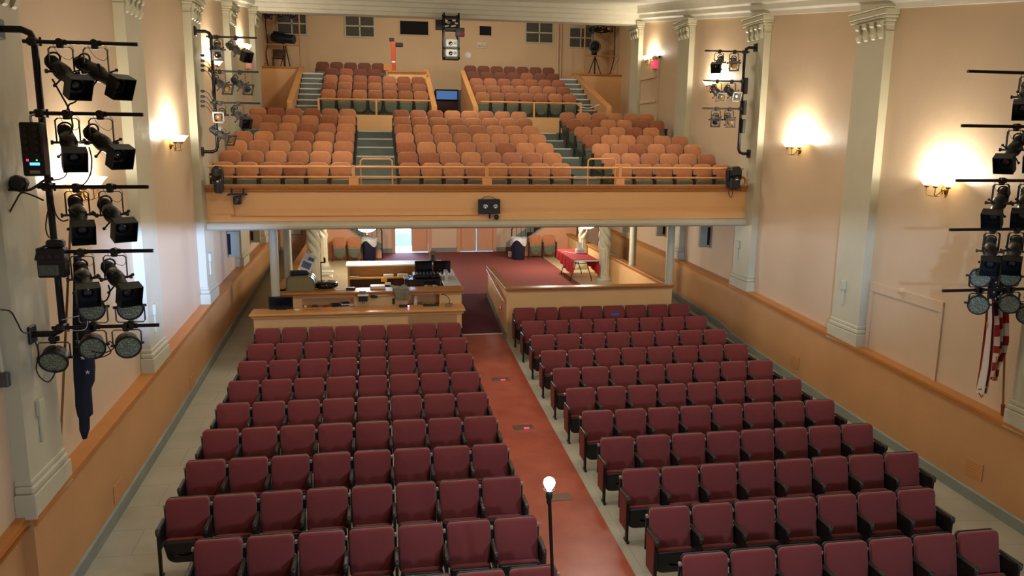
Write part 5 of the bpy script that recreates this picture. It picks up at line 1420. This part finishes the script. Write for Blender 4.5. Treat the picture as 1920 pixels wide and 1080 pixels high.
for u, r, h, m, lb in ((768, .026, .24, SILVER, 'slim silver can in the desk shelf beside the white bottle'), (779, .042, .25, PAPER, 'white wipes bottle in the desk shelf')):
    c = at(u, 566, y=17.64)
    t = thing('bottle', lb, 'bottle', (c.x, 17.64, SH))
    part('body', MB().lathe([(r*.95, SH), (r, SH+.01), (r, SH+h*.82), (r*.7, SH+h*.9)], 18, (c.x, 17.64, 0)), m, t, True)
    part('cap', MB().lathe([(r*.6, SH+h*.88), (r*.6, SH+h), (0, SH+h)], 14, (c.x, 17.64, 0)), BLACKPLAST if r > .03 else SILVER, t, True)
flat('rag', 794, 567, SH, .12, .10, .06, KNIT, 'crumpled grey rag in the desk shelf', 'rag', .4, .03, y=17.64)
flat('cardboard_strip', 806, 567, SH, .22, .08, .035, RAWPINE, 'tan cardboard strip lying in the desk shelf', 'cardboard', .2, .006, y=17.64)

# metal roll-front case, paper and black bag on it, at the column end of the desk
TP = 1.61
ca, cb = at(537, 546, z=TP), at(588, 546, z=TP)
x0, x1 = ca.x, ca.x+.62; yc = 17.9
t = thing('roll_top_case', 'silver roll-front metal case on the desk corner by the slim column', 'case', ((x0+x1)/2, yc, TP))
prof = [(x0, TP), (x1, TP), (x1, TP+.16)]+[(x1-.20+.20*math.cos(a), TP+.16+.18*math.sin(a)) for a in (PI*.1, PI*.2, PI*.3, PI*.4, PI*.5)]+[(x0+.18, TP+.34), (x0+.05, TP+.30), (x0, TP+.22)]
part('shell', MB().prism(prof, yc-.24, yc+.30, 'xz'), mat('ribbed_steel', rgb(146, 142, 118), .28, metal=.75), t, True)
for yy in (yc-.05, yc+.12): part('dark_band', MB().prism([(p[0]+(p[0]-(x0+x1)/2)*.02, p[1]+.006) for p in prof], yy, yy+.035, 'xz'), BLACKMETAL, t, True)
part('front_plate', MB().prism([((p[0]-(x0+x1)/2)*.9+(x0+x1)/2, (p[1]-TP)*.9+TP+.01) for p in prof], yc-.255, yc-.24, 'xz'), mat('khaki_panel', rgb(128, 116, 72), .5), t, True)
xm = (x0+x1)/2
flat('black_bag', 556, 525, TP+.335, .40, .26, .08, BLACKPLAST, 'flat black bag on top of the silver case', 'bag', .2, .03, y=yc+.02).location.x = xm-.05
t = thing('printed_sheet', 'white printed sheet propped upright on the silver case', 'paper', (xm+.1, yc+.1, TP+.41))
mb = MB(); mb.x = Matrix.Translation((xm+.13, yc+.12, TP+.56)) @ Matrix.Rotation(R(24), 4, 'Y') @ Matrix.Rotation(R(-20), 4, 'X')
mb.box(-.14, .14, -.004, .004, -.17, .22); part('sheet', mb, PAPER, t, True)
mb2 = MB(); mb2.x = mb.x; mb2.box(-.10, .10, -.007, -.004, -.12, .03); mb2.box(-.02, .11, -.007, -.004, .08, .16); part('dark_print', mb2, mat('grey_print', rgb(110, 122, 140), .7, var=.5, vscale=30), t, True)
# round black drum top with pole
c = at(611, 540, y=18.1)
t = thing('drum_stool', 'round glossy black drum stool top behind the desk edge', 'stool', (c.x, 18.1, LOBBY))
part('seat', MB().lathe([(0, TP+.12), (.24, TP+.12), (.27, TP+.10), (.275, TP+.03), (.25, TP+.0), (0, TP+.0)], 30, (c.x, 18.1, 0)), mat('gloss_black', rgb(20, 18, 18), .12), t, True)
part('pedestal', MB().tube([(c.x, 18.1, LOBBY), (c.x, 18.1, TP)], .03, 8).lathe([(.2, LOBBY), (.18, LOBBY+.03), (.03, LOBBY+.06)], 18, (c.x, 18.1, 0)), BLACKMETAL, t, True)
c = at(603, 540, y=18.6); c1 = at(603, 492, y=18.6)
t = thing('microphone_stand', 'thin black stand with a clamp head behind the round drum stool', 'stand', (c.x, 18.6, LOBBY))
part('pole', MB().tube([(c.x, 18.6, LOBBY), (c.x, 18.6, c1.z)], .011, 8).lathe([(.16, LOBBY), (.15, LOBBY+.02), (.02, LOBBY+.04)], 18, (c.x, 18.6, 0)), BLACKPIPE, t, True)
part('clamp_head', MB().cbox((c.x+.04, 18.6, c1.z), (.10, .04, .03), .006).cbox((c.x+.09, 18.6, c1.z+.05), (.045, .05, .13), .01), BLACKPLAST, t, True)
# stack of wire chairs behind the stand
cc = at(610, 520, z=LOBBY)
for k in range(4):
    z = LOBBY+.62+.13*k-.13*2; xk = -1.36+.02*k
    q = MB(); q.cbox((0, 0, 0), (.30, .34, .03), .012); q.tube(smooth_path([(.13, -.15, 0), (.22, -.16, -.03), (.24, -.16, -.12), (.22, -.16, -.14)], 4), .009, 6)
    solo('stacked_tray', q, CREAM_WHITE, 'cream tray with bent wire edge, %s from the bottom of the pile' % ORD[k], 'tray', 'cream trays piled by the twisted column', (xk, 20.6, z))
solo('tray_rack', MB().box(-.16, .16, -.18, .18, 0, .34, .01), DARKWOOD, 'brown low box under the pile of cream trays', 'box', None, (-1.36, 20.6, LOBBY))

# rear counter with raw pine shelf
hx0, hx1 = -.78, 1.62
t = thing('counter_hutch', 'counter with white top and raw pine shelves facing the sound booth', 'counter', ((hx0+hx1)/2, 20.6, LOBBY))
part('worktop', MB().box(hx0-.05, hx1+.06, 20.34, 20.97, 1.70, 1.75, .012), WHITELAM, t, True)
mb = MB(); mb.box(hx0, hx1, 20.86, 20.90, LOBBY, 1.70); mb.box(hx0, hx1, 20.50, 20.54, 1.38, 1.66); mb.box(hx0, hx0+.05, 20.42, 20.90, LOBBY, 1.70); mb.box(hx1-.05, hx1, 20.42, 20.90, LOBBY, 1.70); mb.box(hx0, hx1, 20.36, 20.44, 1.66, 1.70)
part('carcass', mb, RAWPINE, t, True)
part('shelf', MB().box(hx0+.0, hx1-.0, 20.30, 20.50, 1.38, 1.42), RAWPINE, t, True)
part('dark_lower_board', MB().box(hx0+.05, hx1-.05, 20.70, 20.74, LOBBY, 1.38), DARKWOOD, t, True)
for u, m, lb in ((664, KNIT, 'grey papers on the pine shelf near its outer end'), (728, PAPER, 'white paper stack on the middle of the pine shelf'), (755, PAPER, 'white paper stack on the pine shelf beside the dark screens')):
    c = at(u, 514, y=20.6); flat('paper_stack', u, 514, 1.42, .26, .16, .03 if m is KNIT else .07, m, lb, 'papers', .1, y=20.40)
flat('yellow_card', 720, 518, 1.30, .15, .012, .11, mat('yellow_card', rgb(232, 178, 70), .7), 'yellow card hanging from the edge of the pine shelf', 'card', y=20.285)
flat('white_card', 727, 525, 1.22, .16, .012, .07, PAPER, 'white card hanging below the yellow card on the pine shelf', 'card', y=20.285)
# side counter
t = thing('side_counter', 'narrow white topped counter along the ramp side of the desk', 'counter', (1.7, 19.0, LOBBY))
part('worktop', MB().box(1.50, 1.90, 17.93, 20.32, 1.57, 1.61, .01), WHITELAM, t, True)
part('front_board', MB().box(1.54, 1.58, 17.95, 20.32, LOBBY, 1.57), DARKWOOD, t, True)
# mixing desk and rack
yt = 19.0
t = thing('mixing_desk', 'black equipment table with a mixing console and cables behind the desk', 'desk', (1.0, yt, LOBBY))
zt_ = at(798, 524, y=yt-.35).z
xa, xb = at(757, 524, y=yt).x, 1.49
part('tabletop', MB().box(xa, xb, yt-.35, yt+.35, zt_-.04, zt_, .01), BLACKMETAL, t, True)
for x in (xa+.05, (xa+xb)/2, xb-.06): part('side_frame', MB().box(x-.03, x+.03, yt-.33, yt+.33, LOBBY, zt_-.04), BLACKMETAL, t, True)
part('lower_shelf', MB().box(xa, xb, yt-.33, yt+.33, zt_-.34, zt_-.31), BLACKMETAL, t, True)
mb = MB(); random.seed(5); mb.cbox(((xa+xb)/2+.1, yt+.05, zt_+.05), ((xb-xa)*.72, .5, .08), .02)
part('mixing_console', mb, BLACKPLAST, t, True)
mb = MB()
for i in range(9):
    for k in range(3): mb.cbox((xa+.32+.085*i, yt-.12+.12*k, zt_+.10), (.03, .05, .02), .004)
part('fader_caps', mb, SILVER, t, True)
mb = MB()
for k in range(5):
    p = [(xa+.1+.2*k+random.uniform(-.1, .1), yt-.28+.1*random.random(), zt_+.02+.05*random.random()) for _ in range(4)]
    p = sorted(p); mb.tube(smooth_path(p, 5), .009, 6)
part('loose_cables', mb, BLACKPLAST, t, True)
c = at(810, 536, y=yt-.35)
t = thing('disc_player', 'silver rack unit on the lower shelf of the black equipment table', 'player', (c.x, yt-.15, zt_-.31))
part('case', MB().cbox((c.x, yt-.12, zt_-.26), (.36, .36, .09), .008), SILVER, t, True)
part('front_slot', MB().cbox((c.x+.02, yt-.303, zt_-.255), (.10, .006, .03)), BLACKPLAST, t, True)
for u, lb in ((799, 'small white box on the silver rack unit, further from the ramp'), (814, 'small white box on the silver rack unit, nearer the ramp')):
    x = at(u, 531, y=yt-.3).x; solo('small_box', MB().cbox((0, 0, .03), (.07, .05, .06), .008), PAPER, lb, 'box', 'small white boxes on the rack unit', (x, yt-.24, zt_-.215))
flat('paper_sheet', 752, 521, zt_+.002, .12, .16, .06, PAPER, 'white speaker-like box at the table end beside the console', 'box', .2, .02, y=yt-.2).location.x = xa+.05
for u0, u1, rz, lb in ((777, 811, R(7), 'dark blank screen angled at the table, further from the ramp'), (812, 845, R(-8), 'dark blank screen angled at the table, nearer the ramp')):
    yy = 19.25; a, b = at(u0, 492, y=yy), at(u1, 511, y=yy); xm = (a.x+b.x)/2
    z0 = zt_
    t = thing('monitor', lb, 'monitor', (xm, yy, z0), rz, 'dark screens on the equipment table')
    w = (b.x-a.x)-.01; h = .30; zb_ = b.z-z0+.02
    part('screen_case', MB().cbox((0, 0, zb_+h/2-.02), (w, .04, h), .01), BLACKPLAST, t)
    part('screen', MB().cbox((0, -.022, zb_+h/2-.02), (w-.03, .004, h-.03)), SCREEN, t)
    part('stand', MB().cbox((0, .04, zb_/2+.05), (.06, .03, zb_+.1), .006).cbox((0, .03, .09), (.2, .14, .016), .004), BLACKPLAST, t)
# phone-like box standing behind the screens, on the pine counter
c = at(809, 486, z=1.75)
t = thing('card_reader', 'upright brown and black device on the white worktop behind the screens', 'device', (c.x, 20.6, 1.75))
part('body', MB().cbox((c.x, 20.6, 1.75+.15), (.16, .10, .30), .012), mat('taupe_plastic', rgb(120, 96, 74), .5), t, True)
part('black_face', MB().cbox((c.x-.01, 20.545, 1.75+.11), (.07, .014, .18), .004), BLACKPLAST, t, True)
# knitted cloth draped over the desk rail
def drapeP(s, q):
    c0 = at(728, 545, z=TP)
    w = .38; x = c0.x+.04+s*w*(1-.25*q)+.14*q
    L = .50*q
    if L < .28: y, z = 17.90-L, TP+.018+.016*math.sin(9*s)+.01*math.sin(17*s+3*q)
    else: y, z = 17.385-.02*math.sin(8*s+1), TP+.01-(L-.28)*(1.0-.35*abs(s-.55))
    if .22 < L < .30: y, z = 17.385+(.30-L)/.08*.25, TP+.02+.01*math.sin(9*s)
    return (x, y-.012, z)
mb = MB().grid(drapeP, 30, 26)
o = solo('knitted_cloth', mb, KNIT, 'grey-green knitted cloth draped over the desk rail', 'cloth', None, at(740, 545, z=TP), True)
sm = o.modifiers.new('thick', 'SOLIDIFY'); sm.thickness = .02; sm.offset = 1
flat('white_case', 708, 541, TP, .34, .26, .07, BEIGEPLAST, 'beige box on the desk beside the knitted cloth', 'box', .03, .015, y=17.80)
flat('paper_sheet', 638, 547, TP+.0, .22, .16, .012, PAPER, 'white sheets on the desk rail next to the drum stool', 'paper', .2, y=17.72)
flat('black_pad', 658, 546, TP, .20, .16, .05, BLACKPLAST, 'black pad with a pale top on the desk rail', 'pad', -.1, .015, y=17.72)
c = at(842, 516, z=1.61)
for k, yy in enumerate((18.5, 18.75)):
    solo('clear_cup', MB().lathe([(.035, 0), (.045, .24), (.04, .24)], 14), LINER, 'tall clear cup on the side counter, %s the ramp railing corner' % ('nearer' if k == 0 else 'further from'), 'cup', 'clear cups on the side counter', (1.60, yy, 1.61))

# ================================================================== RAMP AND LOBBY
a, b = Vector((2.83, 20.3, 1.57)), Vector((2.83, 17.55, 1.30))
t = thing('ramp_handrail', 'wooden handrail along the ramp side of the partition', 'handrail', (2.83, 18.9, 1.4))
part('rail', MB().tube([a, b], .026, 10), TRIM_PALE, t, True)
for k in (.12, .5, .88):
    p = a+(b-a)*k; part('rail_bracket', MB().tube([p, p+Vector((.0, 0, -.05)), p+Vector((.075, 0, -.06))], .009, 6), BRASS, t, True)
for y, z in ((18.3, .98),):
    t = thing('aisle_light', 'small red lit step light on the ramp side of the partition', 'step light', (2.885, y, z))
    part('plate', MB().box(2.88, 2.90, y-.06, y+.06, z-.04, z+.04, .004), BRASS, t, True)
    part('red_lens', MB().box(2.872, 2.882, y-.035, y+.035, z-.022, z+.022, .004), LEDRED, t, True)
# floor boxes in the aisle
for u, v, lb, lit in ((938, 711, 'metal floor box in the red aisle, farther one toward the ramp', 1), (981, 801, 'metal floor box in the red aisle, middle one', 1), (1048, 932, 'metal floor box in the red aisle beside the ghost light', 0)):
    z = .2; c = at(u, v, z=.15)
    for _ in range(6): c = at(u, v, z=floor_z(c.y)+.01)
    t = thing('floor_box', lb, 'floor box', (c.x, c.y, floor_z(c.y)+.006))
    part('plate', MB().box(c.x-.17, c.x+.17, c.y-.10, c.y+.10, c.z-.02, c.z+.006, .003), FLOORBOX, t, True)
    if lit: part('red_light', MB().box(c.x+.0, c.x+.09, c.y-.10, c.y-.04, c.z+.004, c.z+.012, .003), LEDRED, t, True)

# ghost light
gx, gy = 1.46, 6.40; gz = floor_z(gy)
bz = at(1030, 908, y=gy).z
t = thing('ghost_light', 'bare bulb ghost light on a thin black stand in the red aisle', 'floor lamp', (gx, gy, gz))
xt = at(1030, 908, y=gy).x; xb_ = at(1043, 1078, y=gy).x
foot = Vector((xb_+.03, gy, gz))
part('pole', MB().tube([foot, (xt+.005, gy, bz-.17)], .016, 10), BLACKPIPE, t, True)
part('base', MB().lathe([(.18, gz), (.18, gz+.02), (.05, gz+.04), (.02, gz+.08)], 20, (foot.x, gy, 0)), BLACKMETAL, t, True)
part('socket', MB().lathe([(.014, bz-.19), (.022, bz-.18), (.022, bz-.14), (.03, bz-.13), (.03, bz-.075), (.018, bz-.06)], 14, (xt, gy, 0)), BLACKMETAL, t, True)
part('cage_ring', MB().tube(arc((xt, gy, bz-.05), .05, 0, 2*PI, 18, 'xy')[:-1], .004, 6, closed=True), BLACKMETAL, t, True)
part('bulb', MB().lathe([(.016, bz-.065), (.022, bz-.05), (.045, bz-.01), (.052, bz+.015), (.046, bz+.042), (.025, bz+.06), (0, bz+.066)], 18, (xt, gy, 0)), BULB, t, True)
point('ghost_bulb', (xt, gy-.02, bz+.13), 34, (.78, .88, 1.0), .05)

# pale notice on the entrance wall at the end of the blue-flag side aisle
c = at(554, 433, y=YBACK)
t = thing('notice_board', 'small pale framed notice at the end of the side aisle, blue-flag side', 'notice', (c.x, YBACK, c.z))
part('frame', MB().box(c.x-.22, c.x+.22, YBACK-.02, YBACK, c.z-.14, c.z+.4, .006), WOODTRIM, t, True)
part('sheet', MB().box(c.x-.19, c.x+.19, YBACK-.026, YBACK-.02, c.z-.11, c.z+.37), PAPER, t, True)
# lobby bins
def bin_(x, y, label):
    t = thing('waste_bin', label, 'bin', (x, y, LOBBY), 0, 'lined waste bins in the lobby')
    part('body', MB().lathe([(.20, LOBBY), (.21, LOBBY+.02), (.255, LOBBY+.70), (.265, LOBBY+.72), (.265, LOBBY+.74), (.245, LOBBY+.74), (.20, LOBBY+.06), (0, LOBBY+.06)], 28, (x, y, 0)), BINBLUE, t, True)
    wav = lambda a, h: 1+.03*math.sin(7*a)+.02*math.sin(13*a+1)
    n = 36; rings = []
    for r, h, wv in ((.21, .55, 0), (.24, .76, .015), (.265, .79, .02), (.285, .74, .02), (.29, .66, .05), (.292, .60, .11)):
        rings.append([(x+r*math.cos(2*PI*k/n)*(1+.02*math.sin(7*2*PI*k/n)), y+r*math.sin(2*PI*k/n)*(1+.02*math.sin(7*2*PI*k/n)), LOBBY+h+wv*math.sin(3*2*PI*k/n+1.2)) for k in range(n)])
    part('bag_liner', MB().loft(rings, (False, False)), LINER, t, True)
bin_(-.29, 27.2, 'navy waste bin with a crumpled clear liner near the bright doorway')
bin_(4.86, 26.9, 'navy waste bin with a drooping clear liner by the closed double doors')
# red table
tx0, tx1, ty0, ty1, tz = 5.62, 6.33, 21.9, 24.2, 1.53
t = thing('folding_table', 'folding table with bent metal legs under the red cloth', 'table', ((tx0+tx1)/2, 23.0, LOBBY))
part('tabletop', MB().box(tx0, tx1, ty0, ty1, tz-.045, tz-.008, .01), WHITELAM, t, True)
for yy in (22.5, 23.7):
    for sx, x in ((-1, tx0+.16), (1, tx1-.16)):
        s_ = 1 if yy > 23 else -1
        part('leg', MB().tube(smooth_path([(x, yy, tz-.045), (x, yy, tz-.25), (x+sx*.03, yy, tz-.38), (x+sx*.12, yy, LOBBY+.10), (x+sx*.13, yy, LOBBY)], 5), .014, 8), IRON, t, True)
    part('cross_brace', MB().tube([(tx0+.14, yy, tz-.36), (tx1-.14, yy, tz-.36)], .010, 6).tube([(tx0+.16, yy, tz-.2), (tx1-.16, yy, tz-.2)], .010, 6), IRON, t, True)
def clothP(s, q):
    y = ty0+.03+(ty1-ty0-.03)*q; d = s*(.42+.72+.40)
    wv = .022*math.sin(q*34)+.012*math.sin(q*61+1)
    if d < .42:
        h = .42-d; return (tx0-.012-.05*h+wv*h*2.2, y, tz-h*(1+.12*math.sin(q*5)-.25*q))
    if d < .42+.71: return (tx0+(d-.42), y, tz+.004)
    h = d-1.13; return (tx1+.012+.04*h+wv*h*2, y, tz-h*(.55+.6*(1-q)))
mb = MB().grid(clothP, 44, 60)
o = solo('tablecloth', mb, RED_CLOTH, 'red cloth draped over the folding table in the lobby', 'tablecloth', None, ((tx0+tx1)/2, 23.0, tz), True)
c = at(1088, 474, z=tz+.01)
t = thing('literature_box', 'white printed box standing on the red table', 'box', (c.x, c.y, tz+.006))
part('tray', MB().cbox((c.x, c.y, tz+.07), (.30, .22, .13), .02), PAPER, t, True)
part('back_card', MB().cbox((c.x-.01, c.y+.09, tz+.19), (.16, .02, .26), .004, Matrix.Rotation(-.12, 4, 'X')), PAPER, t, True)
part('grey_print', MB().cbox((c.x, c.y-.112, tz+.07), (.2, .004, .07)), mat('pale_print', rgb(196, 176, 190), .8), t, True)
for u, v, rz, lb in ((1062, 472, .3, 'pale leaflet on the red table, further from the white box'), (1069, 474, -.2, 'pale leaflet on the red table, closer to the white box'), (1076, 475, .1, 'pale folded leaflet touching the white box on the red table')):
    c = at(u, v, z=tz+.01); flat('leaflet', u, v, tz+.006, .13, .18, .008, mat('pink_leaflet', rgb(222, 170, 150), .8), lb, 'leaflet', rz, .002, 'leaflets on the red table')
for k, (x, y) in enumerate(((4.66, 27.5), (4.80, 27.45))):
    solo('door_wedge_block', MB().box(-.05, .05, -.08, .08, 0, .2, .01), CREAM_WHITE, 'small cream block on the carpet by the stair newel, %s the bin' % ('further from' if k == 0 else 'touching'), 'block', 'cream blocks by the stair', (x, y, LOBBY+.006))
bpy.context.view_layer.update()
